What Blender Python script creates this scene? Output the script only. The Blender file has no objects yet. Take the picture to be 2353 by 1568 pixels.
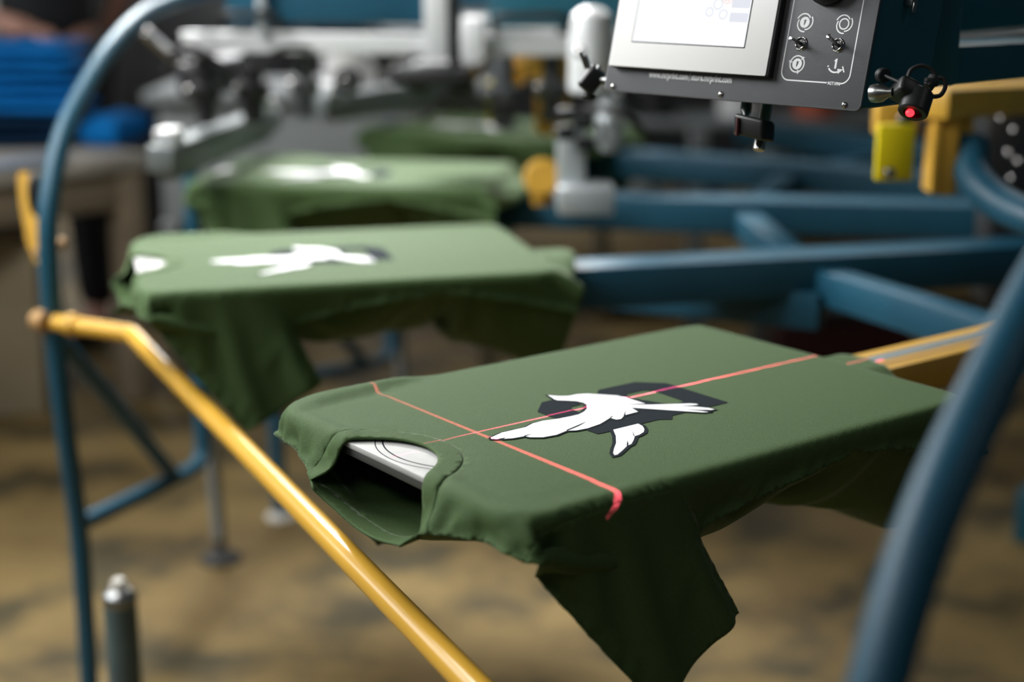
import bpy, bmesh, math, random, time
import numpy as np
import mathutils
from mathutils import Vector, Matrix
from mathutils.geometry import delaunay_2d_cdt, tessellate_polygon

SC = bpy.context.scene
COL = SC.collection
random.seed(4)
W, H = 2353, 1568
FPX = 3604.0
PITCH, ROLL = math.radians(14.25), math.radians(.1)
CAMZ = 1.30
TABLE = .85                       # height of the pallet tops
STEP, TH1 = math.radians(22.5), math.radians(37.4)      # 16 stations round the press
RS = 1.8995                       # press centre to the inner end of a pallet
PL = .585                         # pallet length
CX, CY = 1.85864, 2.84796         # press centre

# ------------------------------------------------------------------ camera
_f = Vector((0, math.cos(PITCH), -math.sin(PITCH))); _x = Vector((1, 0, 0)); _u = _x.cross(_f)
CX_ = _x*math.cos(ROLL)+_u*math.sin(ROLL); CU_ = -_x*math.sin(ROLL)+_u*math.cos(ROLL)
cam = bpy.data.cameras.new('camera'); cam.sensor_width = 36; cam.lens = FPX/W*36
cam.clip_start = .05; cam.clip_end = 60
cam.dof.use_dof = True; cam.dof.focus_distance = 1.47; cam.dof.aperture_fstop = 2.0; cam.dof.aperture_blades = 0
co = bpy.data.objects.new('camera', cam); COL.objects.link(co); SC.camera = co
co.matrix_world = Matrix(((CX_.x, CU_.x, -_f.x, 0), (CX_.y, CU_.y, -_f.y, 0), (CX_.z, CU_.z, -_f.z, CAMZ), (0, 0, 0, 1)))
CAM = Vector((0, 0, CAMZ))

def ray(px, py): return CX_*((px-W/2)/FPX) - CU_*((py-H/2)/FPX) + _f
def at(px, py, D): return CAM + ray(px, py)*D                 # a point D metres in front of the lens
def atz(px, py, z):                                           # where a sight line meets the height z
    d = ray(px, py); return CAM + d*((z-CAMZ)/d.z)
def axes(k):
    t = TH1-STEP*k
    return Vector((math.cos(t), math.sin(t), 0)), Vector((-math.sin(t), math.cos(t), 0))
def station(k):                                               # matrix of a pallet: x outward->inward, y across, z up
    a, b = axes(k); o = Vector((CX, CY, TABLE)) - a*(RS+PL)
    return Matrix(((a.x, b.x, 0, o.x), (a.y, b.y, 0, o.y), (0, 0, 1, o.z), (0, 0, 0, 1)))
def S(k, u, v, z): return station(k) @ Vector((u, v, z))

# ------------------------------------------------------------------ materials
MATS = {}
def mat(name, col, rough=.5, metal=0., spec=.5, sheen=0., bump=0., bscale=200., var=0., vscale=6., coat=0., emit=None, es=0., stretch=None, col2=None):
    m = bpy.data.materials.new(name); m.use_nodes = True; nt = m.node_tree; b = nt.nodes['Principled BSDF']
    b.inputs['Base Color'].default_value = (*col, 1); b.inputs['Roughness'].default_value = rough
    b.inputs['Metallic'].default_value = metal; b.inputs['Specular IOR Level'].default_value = spec
    b.inputs['Coat Weight'].default_value = coat
    if sheen:
        b.inputs['Sheen Weight'].default_value = sheen; b.inputs['Sheen Roughness'].default_value = .16
        b.inputs['Sheen Tint'].default_value = (.85, 1, .75, 1)
    if emit:
        b.inputs['Emission Color'].default_value = (*emit, 1); b.inputs['Emission Strength'].default_value = es
    tc = nt.nodes.new('ShaderNodeTexCoord'); mp = nt.nodes.new('ShaderNodeMapping')
    nt.links.new(tc.outputs['Object'], mp.inputs['Vector'])
    if stretch: mp.inputs['Scale'].default_value = stretch
    if var or col2:
        n = nt.nodes.new('ShaderNodeTexNoise'); n.inputs['Scale'].default_value = vscale; n.inputs['Detail'].default_value = 5
        nt.links.new(mp.outputs['Vector'], n.inputs['Vector'])
        r = nt.nodes.new('ShaderNodeValToRGB'); c2 = col2 or tuple(c*(1-var) for c in col)
        r.color_ramp.elements[0].position = .35; r.color_ramp.elements[0].color = (*c2, 1)
        r.color_ramp.elements[1].position = .65; r.color_ramp.elements[1].color = (*(col if col2 else tuple(min(1, c*(1+var)) for c in col)), 1)
        nt.links.new(n.outputs['Fac'], r.inputs['Fac']); nt.links.new(r.outputs['Color'], b.inputs['Base Color'])
    if bump:
        n2 = nt.nodes.new('ShaderNodeTexNoise'); n2.inputs['Scale'].default_value = bscale; n2.inputs['Detail'].default_value = 3
        nt.links.new(mp.outputs['Vector'], n2.inputs['Vector'])
        bp = nt.nodes.new('ShaderNodeBump'); bp.inputs['Strength'].default_value = bump; bp.inputs['Distance'].default_value = .002
        nt.links.new(n2.outputs['Fac'], bp.inputs['Height']); nt.links.new(bp.outputs['Normal'], b.inputs['Normal'])
    MATS[name] = m
    return m

M_green = mat('green_jersey', (.057, .106, .033), .75, spec=.3, sheen=.5, bump=.35, bscale=900, var=.10, vscale=500)
M_rib = mat('green_rib', (.058, .106, .033), .8, spec=.3, sheen=.4, bump=.3, bscale=900)
M_inkd = mat('dark_ink', (.011, .017, .023), .9, spec=.12)
M_inkw = mat('white_ink', (.86, .87, .88), .5, spec=.4)
M_board = mat('pallet_white', (.46, .46, .45), .55, var=.06, vscale=40)
M_edge = mat('pallet_edge', (.10, .105, .10), .4, metal=.4)
M_yel = mat('yellow_paint', (.62, .35, .045), .42, coat=.1, var=.06, vscale=20)
M_rod = mat('yellow_gloss', (.66, .37, .045), .27, coat=.3)
M_yel2 = mat('bright_yellow', (.80, .64, .004), .45)
M_ruler = mat('steel_rule', (.34, .40, .42), .4, metal=.5)
M_teal = mat('teal_paint', (.010, .074, .124), .45, spec=.42, var=.08, vscale=8)
M_teald = mat('dark_teal_paint', (.009, .098, .142), .45, var=.08, vscale=8)
M_alu = mat('aluminium', (.56, .60, .62), .42, metal=.55, bump=.1, bscale=300)
M_alul = mat('pale_aluminium', (.72, .74, .75), .45, metal=.25)
M_grey = mat('grey_paint', (.22, .24, .245), .5)
M_black = mat('black_plastic', (.012, .013, .014), .42)
M_rub = mat('black_rubber', (.012, .012, .012), .6)
M_chrome = mat('chrome', (.50, .49, .49), .16, metal=1)
M_steel = mat('steel', (.35, .36, .36), .3, metal=1)
M_panel = mat('brushed_panel', (.098, .101, .108), .42, metal=.25, bump=.12, bscale=120, stretch=(1, 40, 1))
M_white = mat('white_plastic', (.88, .88, .87), .4)
M_line = mat('white_print', (.80, .81, .82), .5)
M_screen = mat('screen', (.01, .01, .01), .6, spec=0, emit=(.96, .98, 1), es=1.03)
M_scol = mat('screen_grey', (.01, .01, .01), .6, spec=0, emit=(.79, .81, .88), es=1.0)
M_sred = mat('screen_red', (.01, .01, .01), .6, spec=0, emit=(.97, .72, .68), es=1.0)
M_red = mat('laser_lens', (.2, .0, .0), .3, emit=(1, .02, .03), es=4)
M_wood = mat('workbench_wood', (.24, .19, .13), .7, var=.15, vscale=5, stretch=(1, 1, 8))
M_card = mat('cardboard', (.30, .245, .16), .8, var=.1, vscale=4)
M_bluet = mat('blue_cotton', (.001, .150, .46), .9, spec=.2, bump=.4, bscale=60)
M_navyt = mat('navy_cotton', (.002, .020, .055), .9, spec=.2, bump=.4, bscale=60)
M_skin = mat('skin', (.42, .22, .16), .55)
M_cloth = mat('black_cotton', (.009, .010, .012), .9, sheen=.1)
M_sleeve = mat('grey_cotton', (.16, .15, .14), .9)
M_can = mat('grey_green_enamel', (.075, .12, .13), .35, var=.1, vscale=15)
M_pale = mat('pale_cap', (.55, .53, .48), .4)
M_pink = mat('pink_ink', (.62, .10, .16), .4)
M_rust = mat('orange_cap', (.55, .12, .06), .4)
M_tan = mat('tan_plastic', (.42, .24, .09), .5)
M_darkred = mat('dark_red_paint', (.05, .006, .008), .5)
M_wall = mat('wall_paint', (.030, .034, .038), .8, var=.15, vscale=2)
M_wallp = mat('pale_wall', (.40, .40, .37), .8)

# floor: worn tan concrete with darker stains
M_floor = bpy.data.materials.new('floor_concrete'); M_floor.use_nodes = True
_nt = M_floor.node_tree; _b = _nt.nodes['Principled BSDF']; _b.inputs['Roughness'].default_value = .75; _b.inputs['Specular IOR Level'].default_value = .2
_tc = _nt.nodes.new('ShaderNodeTexCoord')
def _noise(scale, detail, rough):
    n = _nt.nodes.new('ShaderNodeTexNoise'); n.inputs['Scale'].default_value = scale; n.inputs['Detail'].default_value = detail
    n.inputs['Roughness'].default_value = rough; _nt.links.new(_tc.outputs['Object'], n.inputs['Vector']); return n
def _ramp(src, p0, c0, p1, c1):
    r = _nt.nodes.new('ShaderNodeValToRGB'); e = r.color_ramp.elements
    e[0].position = p0; e[0].color = (*c0, 1); e[1].position = p1; e[1].color = (*c1, 1)
    _nt.links.new(src.outputs['Fac'], r.inputs['Fac']); return r
_r1 = _ramp(_noise(2.2, 4, .5), .35, (.105, .070, .026), .68, (.215, .150, .058))
_r2 = _ramp(_noise(4.2, 4, .55), .47, (1, 1, 1), .64, (.34, .40, .52))
_mx = _nt.nodes.new('ShaderNodeMix'); _mx.data_type = 'RGBA'; _mx.blend_type = 'MULTIPLY'; _mx.inputs[0].default_value = 1
_nt.links.new(_r1.outputs['Color'], _mx.inputs[6]); _nt.links.new(_r2.outputs['Color'], _mx.inputs[7])
_nt.links.new(_mx.outputs[2], _b.inputs['Base Color'])

# ------------------------------------------------------------------ mesh helpers
def tag(o, label=None, cat=None, group=None, kind=None):
    for k, v in (('label', label), ('category', cat), ('group', group), ('kind', kind)):
        if v: o[k] = v
    return o
def empty(name, label, cat, loc=(0, 0, 0), mw=None, group=None):
    o = bpy.data.objects.new(name, None); COL.objects.link(o); o.empty_display_size = .05
    if mw is not None: o.matrix_world = mw
    else: o.location = loc
    return tag(o, label, cat, group)
def obj(name, bm, m, parent=None, smooth=True, label=None):
    me = bpy.data.meshes.new(name)
    bmesh.ops.recalc_face_normals(bm, faces=bm.faces[:])
    bm.to_mesh(me); bm.free()
    me.materials.append(m)
    if smooth:
        me.polygons.foreach_set('use_smooth', [True]*len(me.polygons))
        me.set_sharp_from_angle(angle=math.radians(35))
    o = bpy.data.objects.new(name, me); COL.objects.link(o)
    if parent: o.parent = parent
    if label: o['label'] = label
    return o
def NB(): return bmesh.new()
def merge(bm, other):
    me = bpy.data.meshes.new('t'); other.to_mesh(me); bm.from_mesh(me); bpy.data.meshes.remove(me); other.free()
def box(bm, c, s, bev=.003, M=None, seg=2, taper=1.):
    t = NB(); bmesh.ops.create_cube(t, size=1)
    for v in t.verts:
        k = taper if v.co.z > 0 else 1
        v.co = Vector((v.co.x*s[0]*k, v.co.y*s[1]*k, v.co.z*s[2]))
    if bev: bmesh.ops.bevel(t, geom=t.edges[:], offset=min(bev, min(s)*.45), segments=seg, affect='EDGES', profile=.5)
    for v in t.verts: v.co = (M @ (v.co) if M else v.co) + Vector(c)
    merge(bm, t); return bm
def dirm(d, up=(0, 0, 1)):                   # rotation whose z looks along d
    d = Vector(d).normalized(); q = Vector(up)
    if abs(d.dot(q)) > .99: q = Vector((1, 0, 0))
    x = q.cross(d).normalized(); y = d.cross(x)
    return Matrix(((x.x, y.x, d.x), (x.y, y.y, d.y), (x.z, y.z, d.z)))
def beam(bm, a, b, w, h, bev=.004):          # rectangular bar from a to b, w across, h high
    a, b = Vector(a), Vector(b); d = b-a; L = d.length; d.normalize()
    side = Vector((0, 0, 1)).cross(d).normalized(); up = d.cross(side)
    M = Matrix(((d.x, side.x, up.x), (d.y, side.y, up.y), (d.z, side.z, up.z)))
    return box(bm, (a+b)/2, (L, w, h), bev, M)
def lathe(bm, prof, a=(0, 0, 0), d=(0, 0, 1), seg=24):   # prof: (radius, height) pairs along d
    a = Vector(a); R = dirm(d); rings = []
    for r, h in prof:
        if r < 1e-5: rings.append([bm.verts.new(a+R @ Vector((0, 0, h)))])
        else: rings.append([bm.verts.new(a+R @ Vector((r*math.cos(2*math.pi*i/seg), r*math.sin(2*math.pi*i/seg), h))) for i in range(seg)])
    for p, q in zip(rings[:-1], rings[1:]):
        for i in range(seg):
            j = (i+1) % seg
            if len(p) == 1 and len(q) == 1: continue
            if len(p) == 1: bm.faces.new((p[0], q[i], q[j]))
            elif len(q) == 1: bm.faces.new((p[i], p[j], q[0]))
            else: bm.faces.new((p[i], p[j], q[j], q[i]))
    return bm
def rod(bm, a, b, r, r2=None, seg=20, bev=0.):
    a, b = Vector(a), Vector(b); L = (b-a).length; r2 = r if r2 is None else r2; e = bev or min(r, r2)*.15
    return lathe(bm, [(0, 0), (r-e, 0), (r, e), (r2, L-e), (r2-e, L), (0, L)], a, b-a, seg)
def spline(pts, n=8):                        # Catmull-Rom through the points
    P = [Vector(p) for p in pts]; out = []
    for i in range(len(P)-1):
        p0 = P[i-1] if i else P[i]*2-P[i+1]; p3 = P[i+2] if i+2 < len(P) else P[i+1]*2-P[i]
        for k in range(n):
            t = k/n
            out.append(.5*((2*P[i])+(P[i+1]-p0)*t+(2*p0-5*P[i]+4*P[i+1]-p3)*t*t+(3*P[i]-p0-3*P[i+1]+p3)*t**3))
    out.append(P[-1]); return out
def fillet(pts, r, n=8):                     # straight runs with rounded corners
    P = [Vector(p) for p in pts]; out = [P[0]]
    for i in range(1, len(P)-1):
        a = (P[i-1]-P[i]); b = (P[i+1]-P[i]); k = min(r, a.length*.49, b.length*.49)
        s, e = P[i]+a.normalized()*k, P[i]+b.normalized()*k
        for j in range(n+1):
            t = j/n; out.append(s*(1-t)**2+P[i]*2*t*(1-t)+e*t*t)
    out.append(P[-1]); return out
def tube(bm, pts, r, seg=16, closed=False, cap=True):
    P = [Vector(p) for p in pts]; n = len(P); rings = []; N = None
    for i in range(n):
        if closed: t = (P[(i+1) % n]-P[i-1])
        else: t = P[min(i+1, n-1)]-P[max(i-1, 0)]
        t.normalize()
        if N is None:
            N = Vector((0, 0, 1)) if abs(t.z) < .9 else Vector((1, 0, 0))
        N = (N-t*N.dot(t)).normalized(); B = t.cross(N); rr = r[i] if isinstance(r, (list, tuple)) else r
        rings.append([bm.verts.new(P[i]+(N*math.cos(2*math.pi*k/seg)+B*math.sin(2*math.pi*k/seg))*rr) for k in range(seg)])
    rng = range(n) if closed else range(n-1)
    for i in rng:
        p, q = rings[i], rings[(i+1) % n]
        for k in range(seg): bm.faces.new((p[k], p[(k+1) % seg], q[(k+1) % seg], q[k]))
    if cap and not closed:
        bm.faces.new(rings[0][::-1]); bm.faces.new(rings[-1])
    return bm
def ball(bm, c, r, s=(1, 1, 1), seg=16):
    t = NB(); bmesh.ops.create_uvsphere(t, u_segments=seg, v_segments=seg//2+2, radius=r)
    for v in t.verts: v.co = Vector((v.co.x*s[0], v.co.y*s[1], v.co.z*s[2]))+Vector(c)
    merge(bm, t); return bm
def flat(bm, poly, z=0., holes=(), th=0., M=None):         # filled outline in x,y
    loops = [list(poly)]+[list(h) for h in holes]
    pts = [q for l in loops for q in l]
    tris = tessellate_polygon([[Vector((x, y, 0)) for x, y in l] for l in loops])
    vs = [bm.verts.new(Vector((x, y, z))) for x, y in pts]
    for t in tris:
        try: bm.faces.new([vs[i] for i in t])
        except ValueError: pass
    return bm
def arc(cx, cy, r, a0, a1, w, n=20, taper=False):            # ring segment outline, degrees
    o = []; i_ = []
    for k in range(n+1):
        t = math.radians(a0+(a1-a0)*k/n); ww = w*(math.sin(math.pi*k/n)*.6+.4 if taper else 1)
        o.append((cx+(r+ww/2)*math.cos(t), cy+(r+ww/2)*math.sin(t))); i_.append((cx+(r-ww/2)*math.cos(t), cy+(r-ww/2)*math.sin(t)))
    return o+i_[::-1]
def disc(cx, cy, r, n=28): return [(cx+r*math.cos(2*math.pi*k/n), cy+r*math.sin(2*math.pi*k/n)) for k in range(n)]
def text(bm, s, x0, x1, y, z, squeeze=None, size=None, shear=0.):   # lettering laid in x,y between x0 and x1
    cu = bpy.data.curves.new('t', 'FONT'); cu.body = s; cu.size = 1; cu.resolution_u = 3; cu.offset = .035
    o = bpy.data.objects.new('t', cu); COL.objects.link(o)
    dg = bpy.context.evaluated_depsgraph_get(); me = bpy.data.meshes.new_from_object(o.evaluated_get(dg))
    xs = [v.co.x for v in me.vertices]; w = max(xs)-min(xs); k = (x1-x0)/w; ky = size or k
    for v in me.vertices: v.co = Vector((x0+(v.co.x-min(xs))*k+v.co.y*ky*shear, y+v.co.y*ky, z))
    bm.from_mesh(me); bpy.data.meshes.remove(me); bpy.data.objects.remove(o); bpy.data.curves.remove(cu)
    return bm
def copy_tree(o, parent=None):
    c = o.copy(); COL.objects.link(c)
    if parent: c.parent = parent
    for ch in [q for q in bpy.data.objects if q.parent == o]: copy_tree(ch, c)
    return c
def struct(name, bm, m, kind='structure', smooth=False):
    return tag(obj(name, bm, m, None, smooth), kind=kind)

# ------------------------------------------------------------------ cloth: a T-shirt pattern settled onto the pallet
BEND=2e-5;ZS=.13;GAP=.018;GRAV=2.5
from mathutils import Vector
from mathutils.geometry import delaunay_2d_cdt

def neck_pts(depth, inner, n=25):
    # half ellipse from (-.05, +w) to (-.05,-w) through (-.05+depth,0)
    w = .074 + (0 if inner else .021); d = depth + (0 if inner else .022)
    cu = -.058
    out = []
    for i in range(n):
        t = math.pi*i/(n-1)
        out.append((cu + d*math.sin(t)**.85 if 0 < i < n-1 else cu+ (0 if inner else .006), w*math.cos(t)))
    return out

def build_shirt(h=.011, frames=70, hem=.606, seed=3, log=None):
    t0 = time.time()
    SH=(-.02,.214); SO=(.122,.396); SI=(.240,.333); AP=(.205,.255); HB=(hem,.262)
    HPi=(-.05,.085); HPo=(-.0425,.106)
    def mir(q): return (q[0],-q[1])
    def dens(poly):
        out=[]
        for a,b in zip(poly[:-1],poly[1:]):
            n=max(1,round(math.dist(a,b)/h))
            for i in range(n): out.append((a[0]+(b[0]-a[0])*i/n,a[1]+(b[1]-a[1])*i/n))
        out.append(poly[-1]); return out
    seamL=dens([HPi,HPo,SH,SO])           # shoulder + sleeve top (v>0)
    hemL=dens([SO,SI]); sideL=dens([SI,AP,(.4,.222),HB])
    hem_=dens([HB,(hem+.030,.13),(hem+.058,0),(hem+.030,-.13),mir(HB)])
    mr=lambda l:[mir(q) for q in reversed(l)]
    right=mr(sideL); rh=mr(hemL); rs=mr(seamL)
    sew=set()
    V=[];F=[];R=[];pin=[]
    idx={};bk=set();fk={};fin=[]
    for side,depth in ((0,.104),(1,.022)):
        ring=[]
        for l in (seamL,hemL,sideL,hem_,right,rh,rs): ring+=l[:-1]
        nk_in=neck_pts(depth,True); nk_out=neck_pts(depth,False)
        ring+=list(reversed(nk_in))[:-1]
        # interior
        pts=[];
        cons=[]
        for q in ring: pts.append(q)
        n=len(ring); cons=[(i,(i+1)%n) for i in range(n)]
        def chain(l):
            ids=[]
            for q in l:
                for k,pq in enumerate(pts):
                    if math.dist(q,pq)<1e-5: ids.append(k);break
                else:
                    pts.append(q);ids.append(len(pts)-1)
            for a,b in zip(ids[:-1],ids[1:]): cons.append((a,b))
        chain([HPo]+nk_out[1:-1]+[mir(HPo)])
        # arm seams
        arm=dens([SH,(.04,.2085),(.11,.2065),(.165,.208),AP])
        chain(arm); chain([mir(q) for q in arm])
        # inside test
        poly=list(ring)
        def inside(x,y):
            c=False;j=len(poly)-1
            for i in range(len(poly)):
                xi,yi=poly[i];xj,yj=poly[j]
                if (yi>y)!=(yj>y) and x<(xj-xi)*(y-yi)/(yj-yi)+xi:c=not c
                j=i
            return c
        base=list(pts)
        def clear(x,y):
            for q in base:
                if abs(q[0]-x)<h*.6 and abs(q[1]-y)<h*.6 and math.dist(q,(x,y))<h*.6:return False
            return True
        r=0;u=-.06
        while u<hem+.06:
            v=-.42+(h/2 if r%2 else 0)
            while v<.42:
                if inside(u,v) and clear(u,v): pts.append((u,v))
                v+=h
            u+=h*.866;r+=1
        res=delaunay_2d_cdt([Vector(q) for q in pts],cons,[list(range(n))],1,1e-6)
        vc,_,fc=res[0],res[1],res[2]
        seamset=[seamL,sideL,right,rs]
        seam=[q for l in seamset for q in l]
        m={}
        for k,c in enumerate(vc):
            key=(round(c.x,5),round(c.y,5))
            on=any(abs(c.x-q[0])<1e-5 and abs(c.y-q[1])<1e-5 for q in seam)
            if side==1 and on and key in idx: m[k]=idx[key];continue
            # z profile
            d=min(math.dist((c.x,c.y),q) for q in seam)
            tt=min(1,d/(.05 if side==0 else .07))
            zt=.004 if side==0 else (-.03 if c.x<.25 else -.03-.03*min(1,(c.x-.25)/.08))
            z=-.012+(zt+.012)*(tt*(2-tt))
            if c.x>-.004 and abs(c.y)<.207: z=max(z,.0035) if side==0 else min(z,-.0205)
            V.append((c.x,c.y,z));m[k]=len(V)-1
            if side==1: bk.add(m[k])
            if side==0: fk[key]=m[k]
            elif key in fk: fin.append((fk[key],m[k]))
            if on: idx[key]=m[k]
            if side==0:
                dn=min(math.dist((c.x,c.y),q) for q in nk_out)
                if abs(c.y)<.197 and .03<c.x<.578 and dn>.012 and not(c.x<.12 and abs(c.y)>.165-.25*max(0,.06-c.x)): pin.append(m[k])
        for f in fc:
            ctr=(sum(vc[i].x for i in f)/len(f),sum(vc[i].y for i in f)/len(f))
            if not inside(*ctr):continue
            ids=[m[i] for i in f]
            a,b,c_=[vc[i] for i in f[:3]]
            ccw=(b.x-a.x)*(c_.y-a.y)-(b.y-a.y)*(c_.x-a.x)>0
            if (side==0)!=ccw: ids.reverse()
            # region: 0 body 1 collar 2 sleeveL 3 sleeveR
            reg=0
            av=abs(ctr[1])
            al=arm; 
            # collar: inside outer neck curve
            t=nk_out
            if inside_poly(ctr,[HPo]+nk_out[1:-1]+[mir(HPo),mir(HPi)]+list(reversed(nk_in))[1:-1]+[HPi]): reg=1
            else:
                ss=arm+[SI,SO]
                if inside_poly((ctr[0],av),ss): reg=2 if ctr[1]>0 else 3
            F.append(ids);R.append(reg)
    body=np.array(sorted({m for f,r in zip(F,R) if r<2 for m in f if m in bk}));X=relax(V,F,pin,fin,body)
    print('SIM verts',len(V),'faces',len(F),'time',round(time.time()-t0,1))
    return X,F,R
def relax(V,F,pin,fin,body,dt=1/200,steps=800):
    X=np.array(V,float);n=len(X)
    X[pin,2]=.0035
    av=np.abs(X[:,1]);d=np.maximum(0,av-.2085);k=d>0;an=1.25*np.minimum(1,d/.02)
    zz=X[:,2]+.005
    X[:,1]=np.where(k,np.sign(X[:,1])*(.2085+d*np.cos(an)+zz*np.sin(an)),X[:,1])
    X[:,2]=np.where(k,-.005-d*np.sin(an)+zz*np.cos(an),X[:,2])
    w=np.ones(n);w[pin]=0
    ed={}
    for f in F:
        for i in range(3):
            a,b,c=f[i],f[(i+1)%3],f[(i+2)%3]
            ed.setdefault((min(a,b),max(a,b)),[]).append(c)
    E=list(ed);Bd=[(o[0],o[1]) for o in ed.values() if len(o)==2]
    def groups(prs):
        used=[set() for _ in range(n)];col=[]
        for a,b in prs:
            k=0
            while k in used[a] or k in used[b]:k+=1
            used[a].add(k);used[b].add(k);col.append(k)
        P=np.array(prs);col=np.array(col)
        return [P[col==k] for k in range(col.max()+1)]
    R0=np.array(V,float);R0[:,2]=np.where(R0[:,2]>-.011,R0[:,2],R0[:,2])
    G=[]
    for prs,al in ((E,2e-8),(Bd,BEND)):
        for g in groups(prs):
            ok=(w[g[:,0]]+w[g[:,1]])>0;g=g[ok]
            if not len(g):continue
            # rest lengths from the flat pattern
            l=np.linalg.norm(R0[g[:,0],:2]-R0[g[:,1],:2],axis=1)
            l3=np.linalg.norm(R0[g[:,0]]-R0[g[:,1]],axis=1)
            l=np.where(al<1e-6,np.maximum(l,1e-4),np.maximum(l,1e-4))
            G.append((g[:,0],g[:,1],w[g[:,0]][:,None],w[g[:,1]][:,None],l,al/dt**2))
    S=np.array(fin) if len(fin) else None     # front/back pairs kept apart
    v=np.zeros_like(X);boxes=((np.array([.2925,0,-.008]),np.array([.2925,.2025,.008]),.005,.04),(np.array([.8,0,-.036]),np.array([.4,.036,.022]),.004,.006))
    th=.003
    for it in range(steps):
        v[:,2]-=GRAV*dt;v*=1-1.6*dt;v[pin]=0
        P=X.copy();X=X+v*dt
        for sub in range(3):
            for a,b,wa,wb,l,al in G:
                d=X[a]-X[b];L=np.linalg.norm(d,axis=1)
                s=((L-l)/(L+1e-9))[:,None]*d/(wa+wb+al)
                X[a]-=wa*s;X[b]+=wb*s
            if S is not None and sub==0:
                d=X[S[:,0]]-X[S[:,1]];L=np.linalg.norm(d,axis=1);m=np.minimum(0,L-GAP)*.2
                s=(m/(L+1e-9))[:,None]*d*.5
                X[S[:,0]]-=s*w[S[:,0]][:,None];X[S[:,1]]+=s*w[S[:,1]][:,None]
            for c,b,r,rc in boxes:
                q=X-c;k=np.nonzero((np.abs(q)<b+th).all(1)&(w>0))[0]
                if not len(k): continue
                qq=q[k];aa=np.abs(qq)
                e=aa[:,:2]-(b[:2]-rc);o=np.maximum(e,0);lo=np.linalg.norm(o,axis=1)
                d2=np.where(lo>0,lo,e.max(1))-rc
                g2=np.where((lo>0)[:,None],o/(lo[:,None]+1e-12),np.eye(2)[np.argmax(e,1)])
                A=np.stack([d2+r,aa[:,2]-b[2]+r],1);oo=np.maximum(A,0);l2=np.linalg.norm(oo,axis=1)
                inn=l2<1e-9
                wt=np.where(inn[:,None],np.eye(2)[np.argmax(A,1)],oo/(l2[:,None]+1e-12))
                gr=np.concatenate([g2*wt[:,:1],wt[:,1:]],1)*np.sign(qq)
                pen=np.maximum(0,th-(np.where(inn,A.max(1),l2)-r))
                X[k]+=gr*pen[:,None]
                tv=X[k]-P[k];tn=(tv*gr).sum(1,keepdims=True)*gr
                X[k]-=np.where((pen>0)[:,None],(tv-tn)*.35,0)
        q=X[body];t=np.clip((q[:,0]-.08)/.28,0,1);t=t*t*(3-2*t)
        zm=-(.045+.03*np.exp(-(q[:,1]/.085)**2))*(1-t)-ZS*t-.5*np.clip(q[:,0]-.5,0,1)
        X[body,2]=np.where(q[:,2]<zm,q[:,2]+(zm-q[:,2])*.5,q[:,2])
        v=(X-P)/dt
        sp=np.linalg.norm(v,axis=1);f=np.minimum(1,2.5/(sp+1e-9));v*=f[:,None]
    # a loose fold of the far sleeve resting along the edge of the pallet
    ln=np.interp(X[:,0],[-.02,.0,.113,.2],[.158,.165,.180,.199]);d=X[:,1]-ln
    wu=np.clip((X[:,0]+.005)/.05,0,1)*np.clip((.20-X[:,0])/.05,0,1)
    bump=.0058*wu*(1-np.exp(-np.maximum(d,0)/.0035))*np.clip((.046-d)/.02,0,1)
    X[:,2]+=np.where((d>0)&(X[:,2]>-.012),bump,0);X[:,1]+=np.where((d>0)&(X[:,2]>-.03),bump*.5,0)
    return [tuple(q) for q in X]
def inside_poly(c,poly):
    x,y=c;cc=False;j=len(poly)-1
    for i in range(len(poly)):
        xi,yi=poly[i];xj,yj=poly[j]
        if (yi>y)!=(yj>y) and x<(xj-xi)*(y-yi)/(yj-yi)+xi:cc=not cc
        j=i
    return cc

# ================================================================== setting
bm = NB(); box(bm, (0, 4, -.05), (12, 13, .1), 0); struct('floor', bm, M_floor)
bm = NB(); box(bm, (0, 9.6, 2), (12, .2, 4), 0); struct('wall_back', bm, M_wall)
bm = NB(); box(bm, (-5.1, 4, 2), (.2, 13, 4), 0); struct('wall_left', bm, M_wallp)
bm = NB(); box(bm, (6.1, 4, 2), (.2, 13, 4), 0); struct('wall_right', bm, M_wall)
bm = NB(); box(bm, (0, 4, 4.05), (12, 13, .1), 0); struct('ceiling', bm, M_wall)
bm = NB(); box(bm, (-2.98, 8.2, 2), (.5, .5, 4), .01); struct('trim_1', bm, M_wallp)

# ================================================================== shirts
SIM, FACES, REG = build_shirt(h=.009)
def region_bm(r):
    bm = NB(); mp = {}
    for f, g in zip(FACES, REG):
        if g != r: continue
        for i in f:
            if i not in mp: mp[i] = bm.verts.new(SIM[i])
        try: bm.faces.new([mp[i] for i in f])
        except ValueError: pass
    return bm
def cloth_part(name, bm, m, parent, thick, label=None):
    me = bpy.data.meshes.new(name); bm.to_mesh(me); bm.free(); me.materials.append(m)
    me.polygons.foreach_set('use_smooth', [True]*len(me.polygons))
    o = bpy.data.objects.new(name, me); COL.objects.link(o); o.parent = parent
    s = o.modifiers.new('smooth', 'SUBSURF'); s.levels = 1; s.render_levels = 1
    t = o.modifiers.new('thickness', 'SOLIDIFY'); t.thickness = thick; t.offset = -1 if thick < .0015 else -.3
    m2 = bpy.data.meshes.new_from_object(o.evaluated_get(bpy.context.evaluated_depsgraph_get())); m2.name = name
    o.modifiers.clear(); o.data = m2; bpy.data.meshes.remove(me)
    if label: o['label'] = label
    return o
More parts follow.
